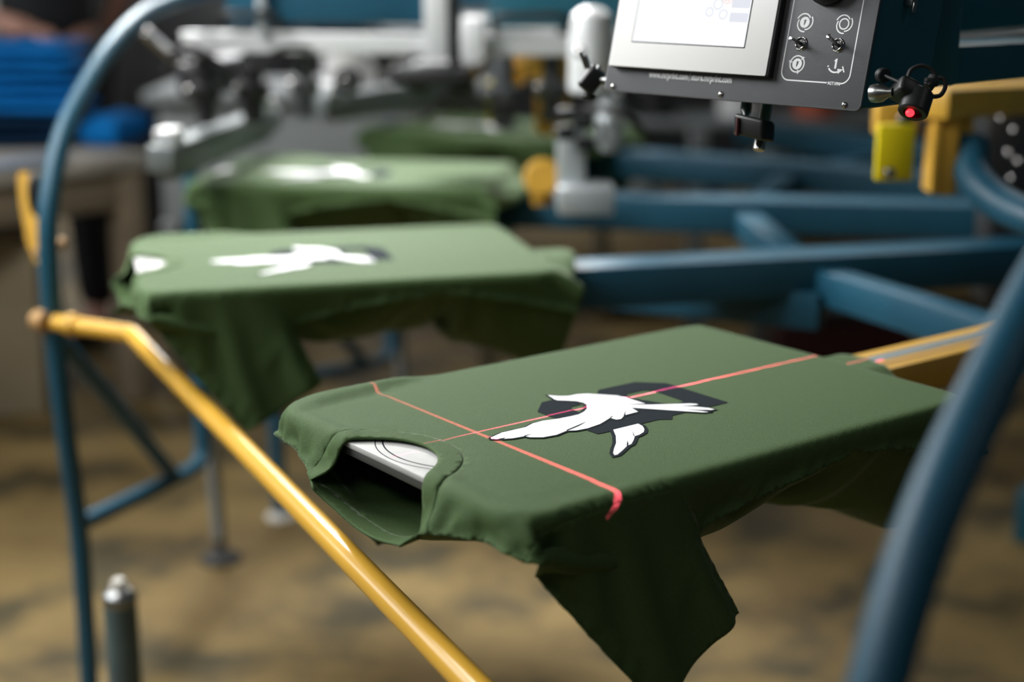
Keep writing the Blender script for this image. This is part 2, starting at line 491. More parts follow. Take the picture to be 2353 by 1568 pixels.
def make_shirt():
    root = empty('t_shirt', '', 't-shirt', mw=station(0), group='green T-shirts loaded on the pallets')
    cloth_part('body', region_bm(0), M_green, root, .0009)
    cloth_part('collar', region_bm(1), M_rib, root, .0022, 'ribbed crew neck collar')
    cloth_part('sleeve', region_bm(2), M_green, root, .0009); cloth_part('sleeve', region_bm(3), M_green, root, .0009)
    inv = station(0).inverted()
    def loc(q):
        P = inv @ atz(1100+q[0]/3.795, 840+q[1]/3.795, TABLE+.004); return (P.x, P.y)
    def L(l): return [loc(q) for q in l]
    D = [(1030, 250), (1045, 213), (1360, 145), (1640, 155), (2175, 322), (2020, 360), (1690, 437), (1685, 472), (1570, 472), (1170, 570), (1040, 598), (925, 560), (1100, 470), (1200, 330)]
    Dh = [(1290, 272), (1292, 248), (1435, 217), (1530, 220), (1790, 313), (1735, 330), (1640, 334), (1420, 300)]
    B = [(512, 403), (550, 322), (630, 303), (860, 325), (950, 370), (930, 410), (860, 440), (680, 467)]
    Bh = [(800, 375), (815, 358), (890, 342), (912, 352), (914, 368), (900, 392), (878, 409)]
    bird = [(600, 262), (640, 266), (700, 271), (780, 270), (860, 254), (950, 250), (1080, 258), (1210, 266), (1300, 288), (1380, 313), (1452, 337),
            (1340, 342), (1285, 345), (1500, 346), (1700, 339), (1850, 335), (1900, 339), (1915, 347), (1870, 353), (1760, 357), (1900, 364), (2010, 375), (2058, 388), (2030, 394), (1900, 392), (1800, 389),
            (1950, 402), (2005, 411), (1960, 415), (1800, 405), (1500, 385), (1335, 374), (1390, 408), (1280, 437), (1279, 398), (1262, 450), (1240, 472), (1200, 478), (1145, 463), (1060, 515), (950, 553), (850, 572), (768, 574),
            (680, 610), (560, 632), (450, 632), (400, 622), (300, 640), (220, 646), (236, 634), (160, 648), (110, 645), (105, 634), (200, 590), (330, 560), (410, 542), (470, 510), (560, 486), (700, 468), (800, 448), (870, 432), (918, 408), (942, 383), (945, 352), (915, 330), (850, 316), (760, 311), (690, 309), (660, 301), (640, 286)]
    wing = [(1172, 565), (1390, 512), (1430, 533), (1445, 560), (1440, 585), (1400, 610), (1362, 622), (1352, 655), (1332, 690), (1295, 706), (1255, 745), (1210, 782), (1185, 788), (1172, 770), (1180, 730), (1198, 680), (1195, 620)]
    def grow(poly, d):
        n = len(poly); A = sum(poly[i][0]*poly[(i+1) % n][1]-poly[(i+1) % n][0]*poly[i][1] for i in range(n)); sg = 1 if A > 0 else -1; out = []
        for i in range(n):
            p = Vector(poly[i]); a = (p-Vector(poly[i-1])).normalized(); b = (Vector(poly[(i+1) % n])-p).normalized()
            na = Vector((a.y, -a.x))*sg; nb = Vector((b.y, -b.x))*sg; m = na+nb
            if m.length < .25: m = (a-b)*.5*1.6; out.append(tuple(p+m*d*1.2)); continue
            m.normalize(); out.append(tuple(p+m*d/max(.5, m.dot(na))))
        return out
    bm = NB(); z = .0040
    flat(bm, L(D), z, [L(Dh)]); flat(bm, L(B), z, [L(Bh)])
    flat(bm, grow(L(bird), .0021), z+.0002); flat(bm, grow(L(wing), .0034), z+.0002)
    pr = obj('print', bm, M_inkd, root, False, 'dark ink letter and outline')
    bm = NB(); flat(bm, L(bird), z+.0005); flat(bm, L(wing), z+.0005)
    obj('bird_print', bm, M_inkw, pr, False, 'white ink bird in flight')
    for l in ([(768, 576), (765, 570), (860, 530), (945, 493), (870, 534)], [(1143, 466), (1148, 458), (1170, 443), (1158, 458)], [(1360, 626), (1350, 620), (1340, 580), (1350, 603)], [(1298, 710), (1290, 706), (1296, 662), (1304, 690)], [(398, 626), (396, 620), (470, 600), (430, 614)]):
        bm = NB(); flat(bm, L(l), z+.0008); obj('feather_line', bm, M_inkd, pr, False)
    return root
shirt = make_shirt()
shirt['label'] = 'nearest green T-shirt on a pallet, crossed by red laser lines'
for k, lab in ((1, 'green T-shirt on the pallet just behind the laser-marked shirt, above the yellow rod'),
               (2, 'green T-shirt third from the camera, behind the one whose sleeve hangs over the floor'),
               (3, 'farthest green T-shirt, small and blurred below the yellow lift block')):
    c = copy_tree(shirt); c.matrix_world = station(k); c['label'] = lab

# ================================================================== pallets
def rrect(x0, x1, y0, y1, r, n=8):
    o = []
    for cx, cy, a in ((x1-r, y1-r, 0), (x0+r, y1-r, 90), (x0+r, y0+r, 180), (x1-r, y0+r, 270)):
        for i in range(n+1):
            t = math.radians(a+90*i/n); o.append((cx+r*math.cos(t), cy+r*math.sin(t)))
    return o
def plate(bm, poly, z0, z1, bev=.001):
    t = NB(); vs = [t.verts.new((x, y, z0)) for x, y in poly]; f = t.faces.new(vs)
    r = bmesh.ops.extrude_face_region(t, geom=[f])
    for v in r['geom']:
        if isinstance(v, bmesh.types.BMVert): v.co.z = z1
    bmesh.ops.recalc_face_normals(t, faces=t.faces[:])
    if bev:
        e = [e for e in t.edges if abs(e.verts[0].co.z-e.verts[1].co.z) < 1e-6]
        bmesh.ops.bevel(t, geom=e, offset=bev, segments=2, affect='EDGES', profile=.5)
    merge(bm, t); return bm
def make_pallet():
    root = empty('printing_pallet', '', 'pallet', mw=station(0), group='white pallets of the carousel')
    bm = NB(); plate(bm, rrect(.0022, .583, -.2, .2, .038), -.0065, -.0008); obj('board', bm, M_board, root)
    bm = NB(); plate(bm, rrect(.0035, .582, -.199, .199, .038), -.0145, -.0068); obj('edge_band', bm, M_edge, root, True, 'grey metal underside layer')
    bm = NB()                                       # worn pencil marks round the end of the board
    flat(bm, arc(.10, 0, .085, 110, 250, .0014, 40), -.0006); flat(bm, arc(.094, 0, .087, 112, 244, .0009, 40), -.0006)
    obj('pencil_mark', bm, M_inkd, root, False, 'thin curved pencil lines')
    return root
pal = make_pallet(); pal['label'] = 'white pallet board inside the nearest T-shirt, showing through its neck'
plabs = ['white pallet board inside the shirt behind the laser-marked one, showing through its neck',
         'white pallet board inside the third T-shirt from the camera', 'white pallet board inside the farthest T-shirt']
for k in (1, 2, 3):
    c = copy_tree(pal); c.matrix_world = station(k); c['label'] = plabs[k-1]
# yellow slide arm of the nearest pallet
arm = empty('pallet_arm', 'yellow square-section arm with a steel rule, behind the nearest T-shirt', 'arm', mw=station(0))
bm = NB(); box(bm, (.635, 0, -.036), (.75, .07, .040), .0035); obj('beam', bm, M_yel, arm)
bm = NB(); box(bm, (.685, .004, -.0157), (.65, .019, .0012), .0003); rl = obj('rule', bm, M_ruler, arm, True, 'steel measuring rule')
bm = NB()
for i in range(100):
    u = .505+i*.005; box(bm, (u, .004+(.0055 if i % 2 else .0025), -.01502), (.0007, .006 if i % 2 else .012, .0001), 0)
obj('graduation', bm, M_inkd, rl, False)
bm = NB(); box(bm, (.685, -.0165, -.0158), (.65, .006, .001), .0003); obj('groove_strip', bm, M_tan, arm)
bm = NB(); box(bm, (.33, 0, -.0225), (.14, .06, .014), .002); obj('clamp_plate', bm, M_steel, arm)

# ================================================================== carousel
car = empty('carousel', 'blue steel carousel of radial arms and ring chords carrying the pallets', 'carousel', (CX, CY, 0))
def cw(P): return Vector(P)-Vector((CX, CY, 0))
for k in range(-4, 12):
    u0 = 1.06 if k == 0 else .50
    bm = NB(); beam(bm, cw(S(k, u0, 0, -.063)), cw(S(k, RS+PL-.30, 0, -.063)), .085, .066, .006); a = obj('arm', bm, M_teal, car)
    bm = NB(); beam(bm, cw(S(k, 1.06, .03, -.080)), cw(S(k-1, 1.06, -.03, -.080)), .05, .055, .005); obj('ring_chord', bm, M_teal, car)
    bm = NB(); beam(bm, cw(S(k, 1.62, .03, -.085)), cw(S(k-1, 1.62, -.03, -.085)), .05, .05, .005); obj('ring_chord', bm, M_teal, car)
bm = NB(); lathe(bm, [(0, .70), (.40, .70), (.42, .72), (.42, .83), (.40, .85), (0, .85)], seg=48); obj('hub', bm, M_teal, car)
bm = NB(); lathe(bm, [(0, 0), (.30, 0), (.30, .02), (.24, .05), (.22, .72), (0, .72)], seg=40); obj('column', bm, M_teald, car)
bm = NB(); lathe(bm, [(0, .85), (.20, .85), (.20, 1.10), (.26, 1.12), (.26, 1.36), (0, 1.36)], seg=40); obj('tower', bm, M_teald, car)
for tx, ty in ((1.15, 3.34), (1.06, 2.83), (2.4, 3.6), (2.6, 2.4), (1.6, 2.0)):
    bm = NB(); beam(bm, (0, 0, .06), cw((tx, ty, .06)), .10, .12, .006); obj('foot', bm, M_teald, car)
bm = NB(); beam(bm, cw(atz(1350, 660, .735)), cw(atz(1890, 712, .735)), .05, .06, .004); obj('brace', bm, M_teal, car)

# ================================================================== control box
e1 = Vector((.7313537, -.6819984, 0)); e2 = Vector((.16499, .17693, .97030)); e2.normalize(); e3 = e1.cross(e2)
BL = Vector((.0972, 1.67919, 1.14809))
MB = Matrix(((e1.x, e2.x, e3.x, BL.x), (e1.y, e2.y, e3.y, BL.y), (e1.z, e2.z, e3.z, BL.z), (0, 0, 0, 1)))
cb = empty('control_box', 'teal control console with bright touchscreen and grey switch panel', 'control panel', mw=MB)
PW, PH = .310, .30; bk = Vector((0, .2419, -.9703))*.125
bm = NB()
fr = [(.002, .001), (PW-.002, .001), (PW-.002, PH), (.002, PH)]
f0 = [bm.verts.new(Vector((x, y, -.002))) for x, y in fr]; f1 = [bm.verts.new(Vector((x, y, -.002))+bk) for x, y in fr]
bm.faces.new(f0); bm.faces.new(f1[::-1])
for i in range(4): bm.faces.new((f0[i], f0[(i+1) % 4], f1[(i+1) % 4], f1[i]))
bmesh.ops.bevel(bm, geom=bm.edges[:], offset=.005, segments=3, affect='EDGES', profile=.5)
obj('housing', bm, M_teald, cb)
bm = NB(); plate(bm, rrect(0, PW, 0, PH, .006), -.0018, .0012, .0006); fp = obj('front_panel', bm, M_panel, cb, True, 'dark grey brushed faceplate')
bm = NB(); plate(bm, rrect(.0095, .2085, .0247, .2, .002), .0012, .0105, .0008); bz = obj('screen_bezel', bm, M_black, cb)
bm = NB(); plate(bm, rrect(.0100, .2065, .0252, .1995, .002), .0104, .0118, .0006); obj('bezel_face', bm, M_white, bz, True, 'white front of the bezel')
bm = NB(); plate(bm, rrect(.0352, .1772, .0508, .1655, .001), .0112, .0121, .0003); obj('screen_rim', bm, M_black, bz)
bm = NB(); flat(bm, rrect(.0362, .1762, .0518, .1645, .0005), .0123); sc_ = obj('touchscreen', bm, M_screen, cb, False, 'glowing white touchscreen')
bm = NB()
flat(bm, rrect(.1535, .1750, .0900, .1018, .001), .0124); flat(bm, rrect(.1535, .1750, .0760, .0850, .001), .0124); flat(bm, rrect(.1535, .1750, .1060, .1200, .001), .0124)
text(bm, 'Preset:', .1545, .1690, .1035, .0125, size=.0045)
for cx, cy, r in ((.137, .093, .005), (.145, .083, .0045), (.128, .085, .0042)): flat(bm, arc(cx, cy, r, 0, 359, .0012, 24), .0125)
obj('screen_icon', bm, M_scol, sc_, False, 'pale grey buttons on the screen')
bm = NB()
for a in range(0, 360, 45): flat(bm, arc(.1475, .1010, .0048, a, a+32, .0014, 6), .0126)
flat(bm, arc(.1475, .1010, .0072, 0, 359, .0008, 28), .0126)
obj('screen_icon', bm, M_sred, sc_, False, 'pink round dial on the screen')
bm = NB(); text(bm, 'www.mrprint.com', .0572, .1075, .0178, .0014, size=.0092); text(bm, 'store.mrprint.com', .1115, .1612, .0178, .0014, size=.0092)
flat(bm, [(.1090, .0165), (.1096, .0165), (.1100, .0255), (.1094, .0255)], .0014)
obj('lettering', bm, M_line, fp, False, 'white web address')
bm = NB()                                      # rounded border line round the switches, open for the part number
x0, x1, y0, y1, r, w = .2172, .2930, .0245, .26, .009, .0013
path = [(.2690, y0), (x0+r, y0)]
flat(bm, [(x0+r, y0-w/2), (.2695, y0-w/2), (.2695, y0+w/2), (x0+r, y0+w/2)], .0014); flat(bm, [(.2878, y0-w/2), (x1-r+.001, y0-w/2), (x1-r+.001, y0+w/2), (.2878, y0+w/2)], .0014) if x1-r+.001 > .2878 else None
flat(bm, arc(x0+r, y0+r, r, 180, 270, w, 10), .0014); flat(bm, arc(x1-r, y0+r, r, 270, 360, w, 10), .0014)
for xx in (x0, x1): flat(bm, [(xx-w/2, y0+r), (xx+w/2, y0+r), (xx+w/2, y1), (xx-w/2, y1)], .0014)
obj('border_line', bm, M_line, fp, False, 'white rounded border line')
bm = NB(); text(bm, '9GT1096', .2703, .2842, .0228, .0014, size=.0042); obj('part_number', bm, M_line, fp, False, 'small white part number')
def swirl(bm, cx, cy, R, n, a0, arrows=False):
    for k in range(n):
        a = a0+k*360/n; flat(bm, arc(cx, cy, R, a, a+95, .0011, 14), .0014)
        if arrows:
            t = math.radians(a+97); p = Vector((cx+R*math.cos(t), cy+R*math.sin(t))); tg = Vector((-math.sin(t), math.cos(t))); nn = Vector((math.cos(t), math.sin(t)))
            flat(bm, [tuple(p+nn*.0022), tuple(p+tg*.0030), tuple(p-nn*.0022)], .0014)
def figure(cx, cy): return [(cx-.0003, cy-.0036), (cx+.0011, cy-.0005), (cx+.0014, cy+.0014), (cx+.0022, cy+.0026), (cx+.0006, cy+.0022), (cx+.0002, cy+.0036), (cx-.0004, cy+.0022), (cx-.0012, cy+.0018), (cx-.0006, cy+.0004), (cx-.0009, cy-.0012)]
for nm, (cx, cy), kind in (('start_symbol', (.2334, .0806), 0), ('rotate_symbol', (.2767, .0806), 1), ('cycle_symbol', (.2331, .0405), 2), ('step_symbol', (.2757, .0392), 3)):
    bm = NB()
    if kind in (0, 2): flat(bm, disc(cx, cy, .0053), .0014, [figure(cx, cy)])
    if kind == 1: flat(bm, arc(cx, cy, .0049, 0, 359.9, .0013, 36), .0014)
    if kind < 3:
        for k in range(3):                                         # spiral strokes
            a = 40+k*120; o = []; i_ = []
            for j in range(15):
                t = math.radians(a+j*8.5); R = .0070+.0020*math.sin(j/14*math.pi/2) if kind != 2 else .0078; ww = .0013
                o.append((cx+(R+ww/2)*math.cos(t), cy+(R+ww/2)*math.sin(t))); i_.append((cx+(R-ww/2)*math.cos(t), cy+(R-ww/2)*math.sin(t)))
            flat(bm, o+i_[::-1], .0014)
            if kind == 2:
                t = math.radians(a+121); p = Vector((cx+.0078*math.cos(t), cy+.0078*math.sin(t))); tg = Vector((-math.sin(t), math.cos(t))); nn = Vector((math.cos(t), math.sin(t)))
                flat(bm, [tuple(p+nn*.0023), tuple(p+tg*.0031), tuple(p-nn*.0023)], .0014)
    else:
        flat(bm, [(cx-.0012, cy-.0010), (cx+.0010, cy-.0010), (cx+.0010, cy+.0085), (cx-.0004, cy+.0085), (cx-.0022, cy+.0068), (cx-.0022, cy+.0055), (cx-.0012, cy+.0060)], .0014)
        flat(bm, arc(cx, cy+.004, .0085, 215, 300, .0016, 14), .0014); flat(bm, arc(cx, cy+.004, .0085, 196, 206, .0016, 4), .0014)
        t = math.radians(303); p = Vector((cx+.0085*math.cos(t), cy+.004+.0085*math.sin(t)))
        flat(bm, [(p.x-.0008, p.y-.0028), (p.x+.0040, p.y+.0018), (p.x-.0022, p.y+.0022)], .0014); flat(bm, [(p.x+.0048, p.y-.0010), (p.x+.0062, p.y-.0006), (p.x+.0036, p.y+.0050), (p.x+.0024, p.y+.0044)], .0014)
    obj(nm, bm, M_line, fp, False, 'white printed switch symbol')
for cx, cy in ((.2338, .0600), (.2745, .0603)):
    bm = NB(); lathe(bm, [(.0044, .001), (.0070, .001), (.0070, .0018), (.0064, .0024), (.0060, .0020), (.0057, .0024), (.0057, .0036), (.0052, .0042), (.0046, .0040), (.0044, .001)], (cx, cy, 0), seg=36); sw = obj('toggle_switch', bm, M_chrome, cb, True, 'chrome toggle switch')
    bm = NB(); lathe(bm, [(0, .0012), (.0046, .0012), (.0044, .0026), (0, .0034)], (cx, cy, 0)); obj('boot', bm, M_black, sw)
    bm = NB(); tip = Vector((cx-.0008, cy+(.0012 if cx < .25 else .0052), .0205)); b0 = Vector((cx, cy, .0036)); d = tip-b0
    lathe(bm, [(0, 0), (.0016, 0), (.0018, d.length*.5), (.0024, d.length*.85), (.0021, d.length*.97), (0, d.length)], b0, d, 16); obj('lever', bm, M_chrome, sw)
for cx, cy in ((.0125, .0050), (.1511, .0056), (.2928, .0050)):
    bm = NB(); lathe(bm, [(0, .001), (.0031, .001), (.0030, .0020), (.0020, .0029), (.0009, .0031), (.0008, .0022), (0, .0022)], (cx, cy, 0), seg=20); obj('screw', bm, M_chrome, cb)
bm = NB(); lathe(bm, [(0, .001), (.0245, .001), (.0245, .006), (.0215, .010), (.0205, .026), (.018, .0285), (0, .0285)], (.2540, .1215, 0), seg=40); obj('selector_knob', bm, M_black, cb)
bm = NB(); box(bm, (PW+.003, .115, -.050), (.008, .012, .010), .001); box(bm, (PW+.007, .1085, -.050), (.003, .010, .006), .0008); obj('side_latch', bm, M_steel, cb)

# support boom behind the control box
bo = empty('support_boom', 'dark teal horizontal boom holding up the control console', 'beam', at(2110, 140, 1.72))
o0 = Vector(bo.location)
bm = NB(); beam(bm, at(2085, 150, 1.655)-o0, at(2700, 105, 2.15)-o0, .075, .042, .007); obj('boom_beam', bm, M_teald, bo)
bm = NB(); beam(bm, at(2120, -25, 1.85)-o0, at(2900, -70, 2.55)-o0, .02, .11, .006); obj('side_plate', bm, M_teald, bo)
bm = NB(); box(bm, at(2100, 60, 1.66)-o0, (.08, .08, .12), .006); obj('mounting_block', bm, M_teald, bo)

# laser line modules on the console
def local_dir(d): return (MB.to_3x3() @ Vector(d)).normalized()
lasers = []
def world(q): return MB @ Vector(q)
# right-hand module, lens glowing
LR = at(2085, 222, 1.42); lr = empty('line_laser', 'black laser module with glowing red lens on the right side of the console', 'laser', LR, group='laser modules on the console')
q_ = lambda x, y, D=1.42: at(x, y, D)-LR
down = (q_(2094, 262, 1.412)-q_(2112, 205, 1.42)).normalized()
bm = NB(); lathe(bm, [(0, 0), (.0125, 0), (.0138, .0015), (.0138, .0215), (.0125, .023), (.0088, .023), (.0084, .018), (0, .018)], q_(2112, 212, 1.425), down, 32)
box(bm, q_(2078, 208, 1.425), (.026, .020, .017), .004, dirm(-down, (1, .3, 0)), 3); bd = obj('module_body', bm, M_black, lr)
bm = NB(); lp = q_(2112, 212, 1.425)+down*.0205; ball(bm, lp+down*.0015+Vector((-.0030, -.002, 0)), .0040, (1, 1, .9)); obj('lens', bm, M_red, lr, True, 'glowing red lens')
bm = NB(); lathe(bm, [(.0030, .0172), (.0086, .0172), (.0086, .0192), (.0060, .0196), (.0055, .0178)], q_(2112, 212, 1.425), down, 24); obj('lens_ring', bm, M_black, lr)
bm = NB(); a = q_(2003, 215, 1.438); bb = q_(2052, 212, 1.425); lathe(bm, [(0, 0), (.0080, 0), (.0088, .004), (.0085, .010), (.0045, (bb-a).length*.8), (.0042, (bb-a).length), (0, (bb-a).length)], a, bb-a, 28); obj('mount', bm, M_steel, lr, True, 'polished steel conical mount')
bm = NB(); a = q_(2024, 172, 1.44); bb = q_(2034, 174, 1.432); rod(bm, a, bb, .0068, seg=24); rod(bm, bb, q_(2070, 190, 1.42), .0018); obj('thumbscrew', bm, M_black, lr)
bm = NB(); tube(bm, spline([q_(2090, 200), q_(2086, 182), q_(2094, 160), q_(2118, 151), q_(2140, 160), q_(2150, 178), q_(2142, 200), q_(2132, 212)]), .0019, 10); obj('cable', bm, M_rub, lr)
bm = NB(); tube(bm, spline([q_(2130, 205, 1.425), q_(2152, 182, 1.43), q_(2168, 182, 1.43), q_(2172, 200, 1.43), q_(2162, 218, 1.43), q_(2146, 222, 1.425), q_(2132, 218, 1.425)]), .0021, 10); obj('cable', bm, M_rub, lr)
bm = NB(); rod(bm, q_(2132, 200), q_(2148, 176), .0052); box(bm, q_(2140, 188), (.012, .010, .008), .002); obj('strain_relief', bm, M_black, lr)
# left module
LLp = at(1360, 183, 1.69); ll = empty('line_laser', 'black laser module on the left edge of the console', 'laser', LLp, group='laser modules on the console')
tl = Vector((.55, 0, .83)).normalized()
bm = NB(); box(bm, (0, 0, 0), (.020, .022, .028), .004, dirm(Vector((.62, .0, .78)), (0, 1, 0)), 3); obj('module_body', bm, M_black, ll)
bm = NB(); rod(bm, Vector((-.006, 0, .012)), Vector((-.013, 0, .030)), .0022); rod(bm, Vector((-.002, -.002, .010)), Vector((-.007, -.002, .026)), .0018); rod(bm, Vector((.004, -.008, .010)), Vector((.008, -.009, .0155)), .0022); obj('lead', bm, M_steel, ll)
bm = NB(); p2 = world((0, .012, -.010))-LLp; rod(bm, (0.005, 0, 0), p2, .0048); obj('mount', bm, M_steel, ll)
bm = NB(); lathe(bm, [(0, 0), (.0075, 0), (.0075, .005), (.0055, .0065), (.0055, .003), (0, .003)], (-.002, 0, -.0145), (-.25, -.1, -1), 20); obj('lens_ring', bm, M_black, ll)
# bottom module
LBp = at(1733, 294, 1.56); lb = empty('line_laser', 'black laser module on a steel barrel hanging below the console', 'laser', LBp, group='laser modules on the console')
sd = (at(1780, 300, 1.50)-at(1690, 290, 1.60)).normalized()
bm = NB(); box(bm, (0, 0, 0), (.036, .024, .021), .004, Matrix(((e1.x, e3.x, 0), (e1.y, e3.y, 0), (-.12, .2, 1))), 3); obj('module_body', bm, M_black, lb)
bm = NB(); tp = at(1715, 240, 1.575)-LBp; bt = at(1711, 285, 1.555)-LBp; lathe(bm, [(0, 0), (.0058, 0), (.0058, .006), (.0052, .012), (.0022, .0165), (.0020, (bt-tp).length), (0, (bt-tp).length)], tp, bt-tp, 20); obj('mount', bm, M_steel, lb)
bm = NB(); a = at(1764, 240, 1.578)-LBp; b = at(1743, 346, 1.572)-LBp; rod(bm, a, b, .0060, seg=24); obj('barrel', bm, M_chrome, lb, True, 'polished steel barrel')
bm = NB(); box(bm, at(1693, 290, 1.565)-LBp, (.003, .018, .018), .0008); obj('red_glow_strip', bm, M_darkred, lb)  # dark red strip colours in the laser's red light on the module edge

# ================================================================== safety frames and rod
O2 = Vector((-.748, 2.545, 0)); dv = (Vector((-.632, 3.176, 0))-O2).normalized()
PROF = [(.0, .015), (.004, .17), (.0, .33), (-.022, .5), (-.038, .69), (-.036, .825), (-.014, .907), (.043, .992), (.135, 1.059), (.248, 1.121), (.386, 1.168), (.543, 1.191), (.703, 1.204), (.98, 1.212)]
def make_frame(full, d):
    root = empty('guard_rail', '', 'frame')
    pts = spline([d*s+Vector((0, 0, z)) for s, z in PROF], 6)
    bm = NB(); tube(bm, pts, .0165, 20); obj('arched_tube', bm, M_teal, root)
    bm = NB(); lathe(bm, [(0, 0), (.032, 0), (.032, .006), (.010, .012), (.008, .10), (0, .10)], d*PROF[0][0]); obj('levelling_foot', bm, M_pale, root)
    if full:
        q = [d*.585+Vector((0, 0, .865)), d*.575+Vector((0, 0, .50)), d*.575+Vector((0, 0, .245)), d*.43+Vector((0, 0, .262)), d*.0+Vector((0, 0, .325))]
        bm = NB(); tube(bm, fillet(q, .05), .0155, 18); obj('inner_loop', bm, M_teal, root)
        bm = NB(); rod(bm, d*-.03+Vector((0, 0, .67)), d*.43+Vector((0, 0, .262)), .0150); obj('brace', bm, M_teal, root)
        bm = NB(); rod(bm, d*.618+Vector((0, 0, .33)), d*.645+Vector((0, 0, .05)), .0140); obj('leg', bm, M_grey, root)
        bm = NB(); lathe(bm, [(0, 0), (.045, 0), (.045, .008), (.020, .022), (.011, .03), (.010, .07), (0, .07)], d*.648); obj('foot_pad', bm, M_rub, root)
    return root
fr1 = make_frame(True, dv); fr1.location = O2; fr1['label'] = 'blue arched tube guard rail with braced legs, at the far end of the yellow rod'
c = copy_tree(fr1)
old = [q for q in bpy.data.objects if q.parent == c and q.name.startswith('arched_tube')][0]; bpy.data.objects.remove(old)
bm = NB(); rod(bm, dv*0+Vector((0, 0, .015)), dv*-.03+Vector((0, 0, .74)), .0165); obj('post', bm, M_teal, c)
c.location = (-.538, 3.442, 0); c.rotation_euler = (0, 0, math.radians(-12.5)); c['label'] = 'blue braced guard rail whose legs show below the second T-shirt'
dn = Vector((math.cos(math.radians(54.1)), math.sin(math.radians(54.1)), 0))
fr2 = make_frame(False, dn); fr2.location = (.194, .751, 0); fr2['label'] = 'close blurred blue tube curving up along the right edge of the view'
# yellow rod
ra, rb_, rc_ = atz(128, 742, .70), atz(303, 768, .70), atz(1080, 1568, .70); rd = Vector((.165, .776, .70))
sr = empty('safety_rod', 'yellow round rod running from the blue frame across the foreground', 'rod', ra)
bm = NB(); tube(bm, [p-ra for p in fillet([ra, rb_, rc_, rd], .006, 3)], .0138, 24); obj('rod', bm, M_rod, sr)
bm = NB(); d = (rb_-ra).normalized(); lathe(bm, [(0, -.046), (.014, -.046), (.017, -.040), (.017, -.020), (.010, -.018), (0, -.018)], (0, 0, 0), d); obj('end_knob', bm, M_tan, sr)
bm = NB(); lathe(bm, [(.014, .030), (.0185, .030), (.0185, .045), (.014, .045)], (0, 0, 0), d); obj('collar', bm, M_yel, sr)
# yellow lever with black switch on the frame
lv0 = at(70, 500, 2.66); lv = empty('trip_lever', 'yellow flat lever with a black switch beside the blue post', 'lever', lv0)
def facing(poly, D, th):
    bm = NB(); a = [at(x, y, D)-lv0 for x, y in poly]; n = ray(70, 500).normalized()*th
    v0 = [bm.verts.new(p) for p in a]; v1 = [bm.verts.new(p+n) for p in a]; bm.faces.new(v0); bm.faces.new(v1[::-1]); k = len(a)
    for i in range(k): bm.faces.new((v0[i], v1[i], v1[(i+1) % k], v0[(i+1) % k]))
    return bm
obj('lever_plate', facing([(40, 402), (52, 392), (66, 398), (68, 480), (95, 500), (100, 560), (96, 598), (82, 606), (62, 560), (46, 470)], 2.66, .008), M_yel, lv)
bm = NB(); ball(bm, at(83, 448, 2.63)-lv0, .020, (.75, .6, 1.9)); obj('switch', bm, M_black, lv)
bm = NB(); rod(bm, at(82, 580, 2.66)-lv0, at(140, 560, 2.60)-lv0, .006); ball(bm, at(141, 560, 2.60)-lv0, .010); obj('pivot_bolt', bm, M_tan, lv)

# canister
cp = atz(266, 1330, .34)
cn = empty('canister', 'slim grey-green cylinder with a pale nozzle standing beside the blue post', 'cylinder', (cp.x+.004, cp.y, 0))
bm = NB(); lathe(bm, [(0, 0), (.024, 0), (.0265, .003), (.0265, .300), (0, .300)], seg=28); obj('can_body', bm, M_can, cn)
bm = NB(); lathe(bm, [(.0262, .299), (.0272, .301), (.0272, .308), (.0240, .316), (.0165, .322), (0, .323)], seg=28); obj('shoulder_ring', bm, M_steel, cn)
bm = NB(); lathe(bm, [(0, .320), (.0135, .320), (.0130, .330), (.0095, .338), (.004, .341), (0, .341)], seg=20); obj('nozzle', bm, M_pale, cn)
M_gclamp = mat('dull_aluminium', (.20, .23, .235), .45, metal=.3)
M_dgrey = mat('dark_grey_paint', (.06, .065, .07), .4)
